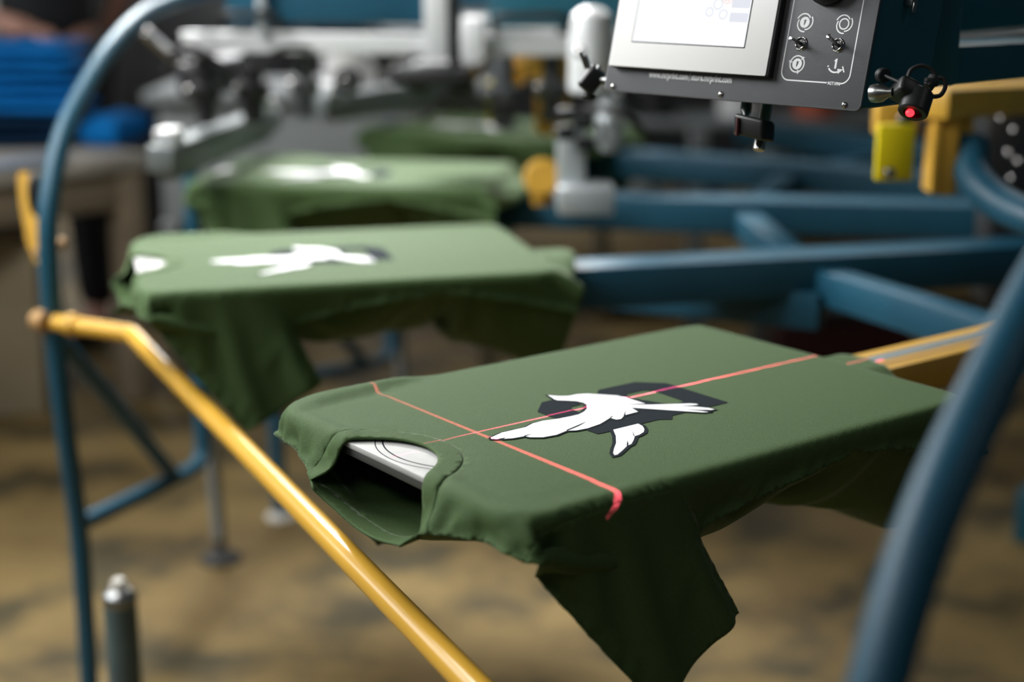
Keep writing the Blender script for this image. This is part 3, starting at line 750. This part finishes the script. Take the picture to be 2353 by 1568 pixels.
# ================================================================== print heads over the far pallets
def make_head():
    root = empty('print_head', '', 'print head', mw=station(2), group='print heads over the far pallets')
    bm = NB(); box(bm, (.38, 0, .258), (.86, .05, .038), .004); box(bm, (.38, -.02, .270), (.86, .012, .016), .002); obj('rail', bm, M_alul, root, True, 'pale aluminium rail')
    bm = NB(); box(bm, (.245, .03, .37), (.41, .10, .15), .012); obj('housing', bm, M_teal, root)
    bm = NB(); box(bm, (.74, .05, .37), (.36, .10, .16), .012); obj('housing', bm, M_teald, root)
    bm = NB(); box(bm, (.468, -.035, .33), (.046, .045, .19), .004); obj('carriage_post', bm, M_alul, root, True, 'pale grey square post')
    bm = NB(); box(bm, (.500, -.02, .29), (.020, .05, .17), .003); obj('dark_gap_fill', bm, M_black, root)  # black slab standing in for the dark gap between post and block
    bm = NB(); box(bm, (.540, -.04, .272), (.046, .04, .080), .004); obj('end_block', bm, M_alul, root, True, 'pale grey block')
    bm = NB(); rod(bm, (.120, -.04, .275), (.123, -.04, .40), .010); obj('vertical_rod', bm, M_alu, root)
    for u0, u1 in ((.045, .155), (.58, .72)):
        bm = NB(); tube(bm, fillet([(u0, -.03, .285), (u0, -.06, .315), (u1, -.06, .318), (u1, -.03, .285)], .02), .007, 10); obj('handle', bm, M_rub, root)
    bm = NB(); box(bm, (1.52, .05, .37), (1.22, .08, .12), .01); obj('boom', bm, M_teald, root)
    # front clamp for the screen
    bm = NB(); box(bm, (.03, -.045, .075), (.048, .70, .048), .004); box(bm, (.03, -.045, .042), (.028, .62, .018), .003); cl = obj('front_clamp', bm, M_gclamp, root, True, 'grey aluminium clamp bar')
    for v in (-.34, .25):
        bm = NB(); box(bm, (.03, v, .112), (.040, .055, .026), .004); obj('clamp_block', bm, M_alul, cl)
    bm = NB(); box(bm, (-.02, .10, .185), (.07, .30, .07), .010); obj('clamp_valve', bm, M_black, root)
    # squeegee holders
    for u, v, s in ((.02, -.10, .03), (.10, -.05, .035), (.18, .05, .03), (.60, -.06, .035), (.68, .04, .03)):
        bm = NB(); rod(bm, (u, v, .105), (u, v, .24), s*.6); lathe(bm, [(0, 0), (s*.9, 0), (s, .008), (s, .03), (s*.8, .036), (0, .036)], (u, v, .15)); obj('air_cylinder', bm, M_dgrey if u > .1 else M_black, root)
        bm = NB(); ball(bm, (u-.02, v-.04, .175), .007); obj('knob', bm, M_chrome, root)  # small chrome ball put in to give a blurred glint
    for u in (.30, .44, .52):
        bm = NB(); lathe(bm, [(0, 0), (.022, 0), (.026, .006), (.026, .028), (.022, .034), (0, .034)], (u, -.07, .19), (0, -1, .15)); k = obj('adjusting_knob', bm, M_black, root)
        bm = NB(); ball(bm, (u, -.105, .197), .007); obj('glint_ball', bm, M_chrome, k)  # chrome ball added on the knob for its bright glint
    bm = NB(); box(bm, (.47, 0, .205), (.14, .30, .030), .005); obj('squeegee_bar', bm, M_black, root)
    bm = NB(); tube(bm, spline([(-.06, -.1, .20), (.0, -.14, .26), (.10, -.12, .21), (.17, -.06, .25), (.24, .0, .24)]), .006, 10); obj('air_hose', bm, M_rub, root)
    bm = NB(); tube(bm, spline([(.45, -.08, .12), (.50, -.12, .17), (.58, -.10, .14), (.66, -.05, .2)]), .006, 10); obj('air_hose', bm, M_rub, root)
    bm = NB(); rod(bm, (-.125, -.03, .278), (-.055, .05, .19), .012, .009); obj('lever_handle', bm, M_chrome, root)
    return root
h2 = make_head(); h2['label'] = 'print head with pale horizontal rail and teal housing above the third T-shirt'
for k, lab in ((3, 'print head behind the console, over the farthest T-shirt'), (4, 'far print head beyond the farthest T-shirt')):
    c = copy_tree(h2); c.matrix_world = station(k); c['label'] = lab

# yellow lift columns
def make_lift(o0):
    root = empty('lift_column', '', 'bracket', o0, group='yellow lift columns of the press')
    P = lambda x, y, D: at(x, y, D)-o0
    bm = NB(); beam(bm, P(2120, 236, 2.32), P(2640, 205, 2.75), .09, .046, .006); obj('top_beam', bm, M_yel, root)
    bm = NB(); box(bm, P(2168, 345, 2.36), (.030, .06, .130), .004); box(bm, P(2142, 345, 2.35), (.012, .05, .125), .003); box(bm, P(2205, 330, 2.38), (.026, .05, .115), .003); obj('channel', bm, M_yel, root)
    bm = NB(); box(bm, P(2056, 350, 2.27), (.054, .014, .082), .003); cp_ = obj('cover_plate', bm, M_yel2, root, True, 'bright lemon yellow plate')
    for y in (300, 398):
        bm = NB(); lathe(bm, [(0, 0), (.0085, 0), (.0085, .003), (.006, .005), (0, .005)], P(2044, y, 2.262), (0, -1, 0)); obj('bolt', bm, M_steel, cp_)
    bm = NB(); lathe(bm, [(0, 0), (.012, 0), (.012, .010), (.008, .014), (0, .014)], P(2080, 286, 2.27), (0, 0, 1)); obj('knob', bm, M_black, root)
    bm = NB(); box(bm, P(2056, 270, 2.36), (.06, .04, .05), .004); obj('bracket', bm, M_yel, root)
    return root
lo = at(2150, 440, 2.36); lift = make_lift(lo); lift['label'] = 'yellow lift column with a lemon yellow cover plate, right of and below the console'
c = copy_tree(lift); c.location = lo+(at(1215, 215, 3.15)-at(2110, 320, 2.36)); c.rotation_euler = (0, 0, 0); c['label'] = 'blurred yellow lift column left of the console, above the far shirts'

# pneumatic lift beside the console
pn = empty('lift_cylinder', 'light grey rounded cylinder just left of the console', 'cylinder', at(1360, 440, 2.75))
o0 = Vector(pn.location); P = lambda x, y, D=2.75: at(x, y, D)-o0
bm = NB(); lathe(bm, [(0, 0), (.034, 0), (.040, .006), (.040, .10), (.034, .135), (.018, .148), (0, .150)], P(1358, 215), (0, 0, 1), 32); obj('cap', bm, M_alul, pn)
bm = NB(); box(bm, P(1312, 380, 2.8), (.05, .06, .14), .006); obj('column', bm, M_alu, pn)
bm = NB(); rod(bm, P(1400, 320), P(1400, 215), .024); ball(bm, P(1400, 318), .026); obj('piston', bm, M_alu, pn)
bm = NB()
for x, y in ((1305, 262), (1340, 280), (1300, 305), (1345, 330)): box(bm, P(x, y, 2.72), (.034, .04, .022), .004)
obj('valve_block', bm, M_black, pn)
bm = NB(); box(bm, P(1345, 455, 2.78), (.10, .09, .05), .006); obj('base_block', bm, M_alu, pn)
bm = NB(); tube(bm, spline([P(1345, 250, 2.7), P(1430, 260, 2.66), P(1480, 300, 2.7), P(1560, 330, 2.8)]), .007, 10); obj('air_hose', bm, M_rub, pn)
bm = NB(); ball(bm, P(1332, 120, 2.66), .010); obj('fitting', bm, M_chrome, pn)
yb = empty('yellow_knob', 'round blurred yellow knob beside the third T-shirt', 'knob', at(1248, 432, 2.95))
bm = NB(); lathe(bm, [(0, 0), (.030, 0), (.036, .006), (.036, .022), (.030, .028), (0, .028)], (0, 0, .02), (-.1, -1, .1)); obj('knob_head', bm, M_yel, yb)
bm = NB(); box(bm, (0, .03, -.01), (.04, .05, .05), .004); obj('knob_base', bm, M_yel, yb)

# curved blue guard and dark motor at the right
cg = empty('curved_guard', 'curved blue guard tube below the yellow lift column, at the right edge', 'guard', at(2300, 500, 2.15)); o0 = Vector(cg.location)
bm = NB(); tube(bm, spline([at(x, y, D)-o0 for x, y, D in ((2232, 330, 2.36), (2232, 385, 2.34), (2258, 432, 2.30), (2310, 474, 2.26), (2400, 512, 2.2), (2520, 540, 2.15))]), .027, 18); obj('guard_tube', bm, M_teal, cg)
mt = empty('drive_motor', 'black motor with bright bolts behind the curved blue guard', 'motor', at(2330, 440, 2.7)); o0 = Vector(mt.location)
bm = NB(); box(bm, at(2345, 350, 2.72)-o0, (.17, .16, .17), .012); obj('motor_body', bm, M_black, mt)
bm = NB(); box(bm, at(2345, 350, 2.72)-o0+Vector((0, .02, -.17)), (.10, .10, .20), .006); obj('stand', bm, M_black, mt)
for x, y in ((2300, 272), (2330, 300), (2318, 352), (2340, 372), (2325, 410)):
    bm = NB(); ball(bm, at(x, y, 2.58)-o0, .006); obj('bolt', bm, M_chrome, mt)

# ================================================================== far machinery
def simple(name, label, cat, px, D, size, m, bev=.01, group=None, extra=None):
    c = at(px[0], px[1], D); r = empty(name, label, cat, (c.x, c.y, c.z-size[2]/2), group=group)
    bm = NB(); box(bm, (0, 0, size[2]/2), size, bev); obj('casing', bm, m, r)
    return r
gb = empty('grey_bench', 'long grey bench with ink pails, behind the third T-shirt', 'bench', (-.52, 4.62, 0))
bm = NB(); box(bm, (0, 0, .885), (1.0, .55, .03), .004); obj('bench_top', bm, M_grey, gb)
bm = NB(); box(bm, (0, .02, .70), (.94, .48, .34), .006); obj('drawer_unit', bm, M_grey, gb)
for x in (-.45, .45):
    for y in (-.22, .22):
        bm = NB(); box(bm, (x, y, .265), (.05, .05, .53), .004); obj('leg', bm, M_steel, gb)
def pail(px, D, r, h, m, mi, name, label):
    c = atz(px, 0, 1.0); x = CX_*((px-W/2)/FPX*D); t = empty(name, label, 'pail', (x.x, D*1.0, .90))
    bm = NB(); lathe(bm, [(0, 0), (r*.85, 0), (r*.86, .004), (r, h), (r*1.05, h), (r*1.05, h*.94), (r*.99, h*.94)], seg=28); obj('pail_body', bm, m, t)
    bm = NB(); lathe(bm, [(0, h*.9), (r*.97, h*.9), (r*.97, h*.97), (r*.5, h*1.0), (0, h*1.0)], seg=28); obj('ink', bm, mi, t)
    return t
pail(800, 4.45, .070, .125, M_white, M_pink, 'ink_pail', 'white ink pail with pink ink on the grey bench')
pail(905, 4.5, .075, .08, M_white, M_white, 'ink_pail', 'low wide white ink pail on the grey bench')
mc = empty('machine_cabinet', 'tall dark machine cabinet behind the leftmost print head', 'cabinet', (-.82, 6.0, 0))
bm = NB(); box(bm, (-.28, 0, .60), (.62, .5, 1.2), .01); obj('cabinet_body', bm, M_black, mc)
bm = NB(); box(bm, (-.28, -.252, .95), (.50, .012, .40), .004); obj('access_panel', bm, M_dgrey, mc)
dr = empty('conveyor_dryer', 'long grey conveyor dryer along the back of the workshop', 'dryer', (1.2, 7.2, 0))
bm = NB(); box(bm, (0, 0, 1.0), (3.6, 1.0, .5), .02); obj('hood', bm, M_grey, dr)
bm = NB(); box(bm, (0, -.1, .72), (3.9, .9, .05), .01); obj('belt', bm, M_rub, dr)
for x in (-1.7, 0, 1.7):
    bm = NB(); box(bm, (x, 0, .35), (.08, .8, .70), .01); obj('leg', bm, M_steel, dr)
rk = empty('ink_rack', 'dark rack of small tins far behind the blue carousel arms', 'rack', (1.05, 5.6, 0))
for z in (.35, .70, 1.02):
    bm = NB(); box(bm, (0, 0, z), (1.5, .4, .025), .003); obj('shelf', bm, M_grey, rk)
for x in (-.73, .73):
    bm = NB(); box(bm, (x, 0, .60), (.04, .38, 1.2), .004); obj('upright', bm, M_steel, rk)
tins = [(-.6, .35, 'grey', M_alu), (-.38, .35, 'dark red', M_darkred), (-.1, .35, 'white', M_white), (.2, .35, 'blue', M_teal), (.5, .35, 'black', M_black),
        (-.55, .70, 'black', M_black), (-.25, .70, 'white', M_white), (.02, .70, 'orange', M_rust), (.3, .70, 'grey', M_alu), (.58, .70, 'dark red', M_darkred)]
for x, z, cn_, m in tins:
    t = empty('ink_tin', '%s ink tin on the %s shelf of the far dark rack' % (cn_, 'lower' if z < .5 else 'middle'), 'tin', (1.05+x, 5.53, z+.0125), group='ink tins on the far rack')
    bm = NB(); lathe(bm, [(0, 0), (.075, 0), (.078, .004), (.078, .16), (.082, .163), (.082, .172), (.070, .174), (0, .170)], seg=20); obj('tin_body', bm, m, t)
# things on the floor below the arms
tb = empty('tool_case', 'dark red case on the floor under the carousel arms', 'case', (1.02, 4.75, 0))
bm = NB(); box(bm, (0, 0, .09), (.42, .22, .18), .012); obj('case_body', bm, M_darkred, tb)
bm = NB(); box(bm, (0, 0, .20), (.43, .23, .04), .01); obj('lid', bm, M_black, tb)
bm = NB(); tube(bm, fillet([(-.08, 0, .22), (-.08, 0, .26), (.08, 0, .26), (.08, 0, .22)], .02), .008, 10); obj('handle', bm, M_black, tb)
for i, (px_, D) in enumerate(((1590, 5.0), (1742, 5.0))):
    p = atz(px_, 800, 0); st = empty('floor_post', ('grey post standing under the carousel, left one of the pair', 'grey post standing under the carousel, right one of the pair')[i], 'post', (p.x, p.y, 0), group='grey posts under the carousel')
    bm = NB(); box(bm, (0, 0, .36), (.055, .055, .72), .004); obj('shaft', bm, M_grey, st)
    bm = NB(); box(bm, (0, 0, .006), (.12, .12, .012), .002); obj('base_plate', bm, M_grey, st)

# ================================================================== workbench at the left
wa, wb = atz(0, 392, .72), atz(342, 352, .72); wd = (wb-wa); wd.z = 0; wd.normalize(); wn = Vector((-wd.y, wd.x, 0))
ang = math.atan2(wd.y, wd.x)
wbn = empty('workbench', 'wooden workbench carrying a stack of blue shirts', 'workbench', mw=Matrix.Translation((wb.x, wb.y, 0)) @ Matrix.Rotation(ang, 4, 'Z'))
bm = NB(); box(bm, (-.70, .36, .70), (1.40, .72, .045), .005); obj('bench_top', bm, mat('pale_worktop', (.42, .39, .34), .6, var=.1, vscale=6), wbn)
for x in (-.05, -1.35):
    for y in (.05, .66):
        bm = NB(); box(bm, (x, y, .339), (.075, .075, .678), .005); obj('leg', bm, M_wood, wbn)
bm = NB(); box(bm, (-.70, .04, .62), (1.3, .025, .10), .003); obj('apron', bm, M_wood, wbn)
bp_ = atz(108, 952, 0)
kb = empty('cardboard_box', 'brown cardboard box on the floor in front of the workbench', 'box', mw=Matrix.Translation(bp_) @ Matrix.Rotation(.12, 4, 'Z'))
bm = NB(); box(bm, (-.26, .20, .25), (.52, .40, .50), .004); obj('carton', bm, M_card, kb)
bm = NB(); box(bm, (-.26, .20, .503), (.06, .40, .002), 0); obj('tape', bm, M_tan, kb)
for s in (0, 1):
    bm = NB(); box(bm, (-.13-.26*s, .2, .502), (.255, .40, .003), 0); obj('flap', bm, M_card, kb)
# folded shirts
pc = at(62, 350, 4.62); nb_ = 9
ordn = ['topmost', 'second from the top', 'third from the top', 'fourth from the top', 'fifth from the top', 'sixth from the top', 'third from the bottom', 'second from the bottom', 'lowest']
def folded(seed, m):
    rnd = random.Random(seed); bm = NB(); t = NB()
    bmesh.ops.create_cube(t, size=1); bmesh.ops.subdivide_edges(t, edges=t.edges[:], cuts=7, use_grid_fill=True)
    ph = [rnd.uniform(0, 6) for _ in range(6)]
    for v in t.verts:
        x, y, z = v.co; ex = 1-.10*(2*abs(z))**2
        sx = (abs(2*x))**1; 
        v.co = Vector((x*.35*ex+.004*math.sin(14*y+ph[0]), y*.27*ex+.004*math.sin(15*x+ph[1]), .0165+z*.033*(1-.25*max(abs(2*x), abs(2*y))**4)+.002*math.sin(9*x+ph[2])*math.cos(8*y+ph[3])))
    merge(bm, t); return bm
ztop = .7225
for i in range(nb_):
    j = nb_-1-i; m = M_bluet if j < 6 else M_navyt
    rn = random.Random(i*7+1)
    t = empty('folded_shirt', '%s folded T-shirt, %s of the stack on the workbench' % ('bright blue' if j < 6 else 'navy', ordn[j]), 'folded shirt',
              mw=Matrix.Translation((pc.x+rn.uniform(-.012, .012), pc.y+rn.uniform(-.012, .012), ztop)) @ Matrix.Rotation(.1+rn.uniform(-.1, .1), 4, 'Z'), group='folded shirts on the workbench')
    obj('fabric', folded(i, m), m, t)
    bm = NB(); tube(bm, [(-.165, -.125, .017), (-.05, -.131, .017), (.06, -.131, .017), (.165, -.125, .017)], .004, 8); obj('fold_edge', bm, m, t)
    ztop += .0335
ds = empty('folded_shirt', 'bright blue T-shirt folded thick, right of the stack on the workbench', 'folded shirt', mw=Matrix.Translation((pc.x+.262, pc.y+.02, .7225)) @ Matrix.Rotation(1.4, 4, 'Z'))
bm = folded(99, M_bluet)
for v in bm.verts: v.co = Vector((v.co.x*.75, v.co.y*.40, v.co.z*2.8))
obj('fabric', bm, M_bluet, ds)
# plastic sleeves lying at the front of the bench
ps = empty('folded_sheet', 'pale blue folded sheet lying on the front edge of the workbench', 'sheet', mw=Matrix.Translation(atz(60, 385, .7225)+wn*.06) @ Matrix.Rotation(ang, 4, 'Z'))
bm = NB(); box(bm, (0, 0, .006), (.30, .10, .012), .004); obj('sheet', bm, mat('pale_blue_sheet', (.30, .36, .46), .4), ps)

# ================================================================== worker behind the bench
def skinned(name, verts, edges, radii, m, parent, root=0, lv=2):
    me = bpy.data.meshes.new(name); me.from_pydata(verts, edges, []); o = bpy.data.objects.new(name, me); COL.objects.link(o)
    s = o.modifiers.new('skin', 'SKIN'); s.use_smooth_shade = True
    for i, d in enumerate(me.skin_vertices[0].data): d.radius = (radii[i], radii[i]); d.use_root = (i == root)
    sb = o.modifiers.new('sub', 'SUBSURF'); sb.levels = lv; sb.render_levels = lv
    dg = bpy.context.evaluated_depsgraph_get(); mm = bpy.data.meshes.new_from_object(o.evaluated_get(dg)); mm.name = name
    bpy.data.objects.remove(o); bpy.data.meshes.remove(me); mm.materials.clear(); mm.materials.append(m)
    mm.polygons.foreach_set('use_smooth', [True]*len(mm.polygons))
    o = bpy.data.objects.new(name, mm); COL.objects.link(o); o.parent = parent; return o
wp = Vector((-1.50, 5.16, 0)); wk = empty('person', 'worker in black T-shirt behind the bench, hand resting on the blue stack', 'person', wp)
hand = Vector((at(62, 78, 4.72)-wp)); hand.z = ztop+.022
el = Vector((-.36, -.16, 1.13)); 
J = [(0, 0, .96), (0, 0, 1.10), (0, -.01, 1.28), (0, -.01, 1.44), (0, -.02, 1.52), (0, -.05, 1.60), (0, -.05, 1.72),
     (-.10, 0, .90), (-.10, -.02, .50), (-.10, .02, .09), (-.10, -.14, .04), (.10, 0, .90), (.10, -.02, .50), (.10, .02, .09), (.10, -.14, .04),
     (-.19, 0, 1.42), tuple(el), tuple(el.lerp(hand, .75)), tuple(hand), (.19, 0, 1.42), (.23, .12, 1.16), (.12, .20, .98), (.04, .20, .93)]
Ed = [(0, 1), (1, 2), (2, 3), (3, 4), (4, 5), (5, 6), (0, 7), (7, 8), (8, 9), (9, 10), (0, 11), (11, 12), (12, 13), (13, 14), (3, 15), (15, 16), (16, 17), (17, 18), (3, 19), (19, 20), (20, 21), (21, 22)]
Rd = [.14, .125, .15, .12, .055, .085, .08, .095, .065, .045, .04, .095, .065, .045, .04, .06, .042, .03, .036, .06, .042, .03, .034]
fd = (hand-Vector(J[17])).normalized(); sidev = Vector((-fd.y, fd.x, 0)).normalized()
for hh, rootv, f_, s_ in ((hand, 18, fd, sidev), (Vector(J[22]), 22, Vector((-1, 0, -.3)).normalized(), Vector((0, .3, -1)).normalized())):
    for k, (off, L) in enumerate(((-.030, .060), (-.011, .072), (.010, .068), (.029, .052))):
        b = hh+f_*.035+s_*off; b2 = b+f_*L*.5+Vector((0, 0, .004)); b3 = b+f_*L-Vector((0, 0, .010))
        n = len(J); J += [tuple(b), tuple(b2), tuple(b3)]; Ed += [(rootv, n), (n, n+1), (n+1, n+2)]; Rd += [.0095, .0088, .0078]
    b = hh+f_*.002-s_*.036; b2 = b+f_*.030-s_*.018; n = len(J); J += [tuple(b), tuple(b2)]; Ed += [(rootv, n), (n, n+1)]; Rd += [.012, .0095]
skinned('body', J, Ed, Rd, M_skin, wk)
skinned('shirt', [J[i] for i in (0, 1, 2, 3, 15, 19)]+[tuple(Vector(J[15]).lerp(el, .62)), tuple(Vector(J[19]).lerp(Vector(J[20]), .62))], [(0, 1), (1, 2), (2, 3), (3, 4), (3, 5), (4, 6), (5, 7)], [.165, .16, .175, .135, .085, .085, .07, .07], M_cloth, wk)
skinned('trousers', [J[i] for i in (0, 7, 8, 9, 11, 12, 13)], [(0, 1), (1, 2), (2, 3), (0, 4), (4, 5), (5, 6)], [.155, .11, .085, .07, .11, .085, .07], M_cloth, wk)
skinned('glove_cuff', [tuple(el.lerp(hand, -.02)), tuple(el.lerp(hand, .70))], [(0, 1)], [.055, .045], M_sleeve, wk)
bm = NB(); ball(bm, (0, -.04, 1.70), .105, (.95, 1.05, 1.0), 20); obj('hair', bm, M_cloth, wk)
bm = NB(); ball(bm, (-.032, -.122, 1.655), .012); ball(bm, (.032, -.122, 1.655), .012); obj('eye', bm, M_white, wk)
bm = NB(); lathe(bm, [(0, 0), (.012, .004), (.016, .03), (.008, .045), (0, .046)], (0, -.125, 1.612), (0, -.25, 1)); obj('nose', bm, M_skin, wk)
for s in (-1, 1):
    bm = NB(); box(bm, (s*.10, -.07, .04), (.10, .27, .08), .03); obj('shoe', bm, M_rub, wk)

# ================================================================== light
def area(name, loc, target, sx, sy, watts, col=(1, 1, 1), spread=180):
    l = bpy.data.lights.new(name, 'AREA'); l.shape = 'RECTANGLE'; l.size = sx; l.size_y = sy; l.energy = watts; l.color = col; l.spread = math.radians(spread)
    o = bpy.data.objects.new(name, l); COL.objects.link(o); o.location = loc
    d = (Vector(target)-Vector(loc)).normalized(); R = dirm(-d); o.matrix_world = Matrix.Translation(loc) @ R.to_4x4(); return o
area('window_light', (-4.4, 3.6, 2.6), (.2, 2.2, .8), 2.6, 1.8, 60, (.95, .98, 1))
area('window_light', (-3.7, 1.2, 3.6), (.3, 1.7, .9), 2.2, 1.6, 122, (.97, .99, 1))
area('far_window_light', (-1.6, 9.3, 2.0), (-.4, 2.6, .85), 3.4, 1.4, 150, (.97, .99, 1))
area('added_shirt_light', (-1.25, 2.2, 2.1), (-.5, 2.1, .6), 1.2, .6, 40, (1, 1, .97))  # unseen light added to brighten the shirts towards the left
area('added_shirt_light', (-.75, 4.5, 2.55), (-.22, 2.95, .85), 1.5, .6, 20, (1, 1, .97), 50)  # unseen narrow backlight added to brighten the far shirt tops
area('overhead_light', (2.6, .4, 3.9), (1.2, 1.4, 0), .5, 2.2, 9, (1, .98, .94))  # weak unseen fill added for teal faces turned to the right
area('overhead_light', (-1.7, -1.3, 3.9), (-.2, 1.6, .5), 2.2, .5, 26, (1, .98, .94))  # unseen fill added for surfaces facing the camera
area('overhead_light', (1.6, 5.4, 3.9), (1.6, 5.4, 0), .5, 2.6, 45, (1, .98, .94))
wd_ = bpy.data.worlds.new('world'); SC.world = wd_; wd_.use_nodes = True
wd_.node_tree.nodes['Background'].inputs[0].default_value = (.55, .68, .80, 1); wd_.node_tree.nodes['Background'].inputs[1].default_value = .05

def laser(name, src, A, B, w0, w1, watts, f0=1., f1=0.):                 # thin fan of red light from src through the line A-B
    src, A, B = Vector(src), Vector(A), Vector(B)
    mid = ((A-src).normalized()+(B-src).normalized()).normalized(); n = (A-src).cross(B-src).normalized(); y = n.cross(mid)
    z = -mid; x = n; y = z.cross(x)
    l = bpy.data.lights.new(name, 'SPOT'); l.energy = watts; l.shadow_soft_size = 0; l.spot_size = math.radians(150); l.spot_blend = 0; l.color = (1, .07, .19)
    o = bpy.data.objects.new(name, l); COL.objects.link(o)
    o.matrix_world = Matrix(((x.x, y.x, z.x, src.x), (x.y, y.y, z.y, src.y), (x.z, y.z, z.z, src.z), (0, 0, 0, 1)))
    def ty(P): d = P-src; return d.dot(y)/d.dot(mid)
    ya, yb = ty(A), ty(B)
    l.use_nodes = True; nt = l.node_tree; em = nt.nodes['Emission']; tc = nt.nodes.new('ShaderNodeTexCoord'); sp = nt.nodes.new('ShaderNodeSeparateXYZ')
    nt.links.new(tc.outputs['Normal'], sp.inputs[0])
    def M(op, a, b=None, c=None):
        n_ = nt.nodes.new('ShaderNodeMath'); n_.operation = op
        for i, q in enumerate((a, b, c)):
            if q is None: continue
            if isinstance(q, (int, float)): n_.inputs[i].default_value = q
            else: nt.links.new(q, n_.inputs[i])
        return n_.outputs[0]
    az = M('ABSOLUTE', sp.outputs[2]); tx = M('ABSOLUTE', M('DIVIDE', sp.outputs[0], az)); yy = M('DIVIDE', sp.outputs[1], az)
    t = M('DIVIDE', M('SUBTRACT', yy, ya), yb-ya)                      # 0 at A, 1 at B
    hw = M('ADD', w0, M('MULTIPLY', t, w1-w0))
    core = nt.nodes.new('ShaderNodeMapRange'); core.interpolation_type = 'SMOOTHSTEP'
    core.inputs[1].default_value = .6; core.inputs[2].default_value = 1.25; core.inputs[3].default_value = 1; core.inputs[4].default_value = 0
    nt.links.new(M('DIVIDE', tx, hw), core.inputs[0])
    inside = M('MULTIPLY', M('GREATER_THAN', t, -.06), M('LESS_THAN', t, 1.0))
    fade = M('MINIMUM', 1, M('ADD', f0, M('MULTIPLY', M('MAXIMUM', t, 0), f1)))
    nt.links.new(M('MULTIPLY', M('MULTIPLY', core.outputs[0], inside), fade), em.inputs['Strength'])
    return o
laser('laser_fan', LLp+Vector((-.004, -.001, -.024)), S(0, .055, .006, .0035), S(0, .66, .006, .0035), .0042, .0018, 300, .10, 2.0)
laser('laser_fan', LR+lp+down*.006, S(0, .107, .212, .0035), S(0, .107, -.207, .0035), .0020, .0060, 165)
SC.view_settings.view_transform = 'Standard'; SC.view_settings.look = 'None'; SC.view_settings.gamma = 1; SC.view_settings.use_curve_mapping = False
SC.view_settings.exposure = 0
SC.cycles.use_light_tree = False
SC.cycles.use_denoising = True
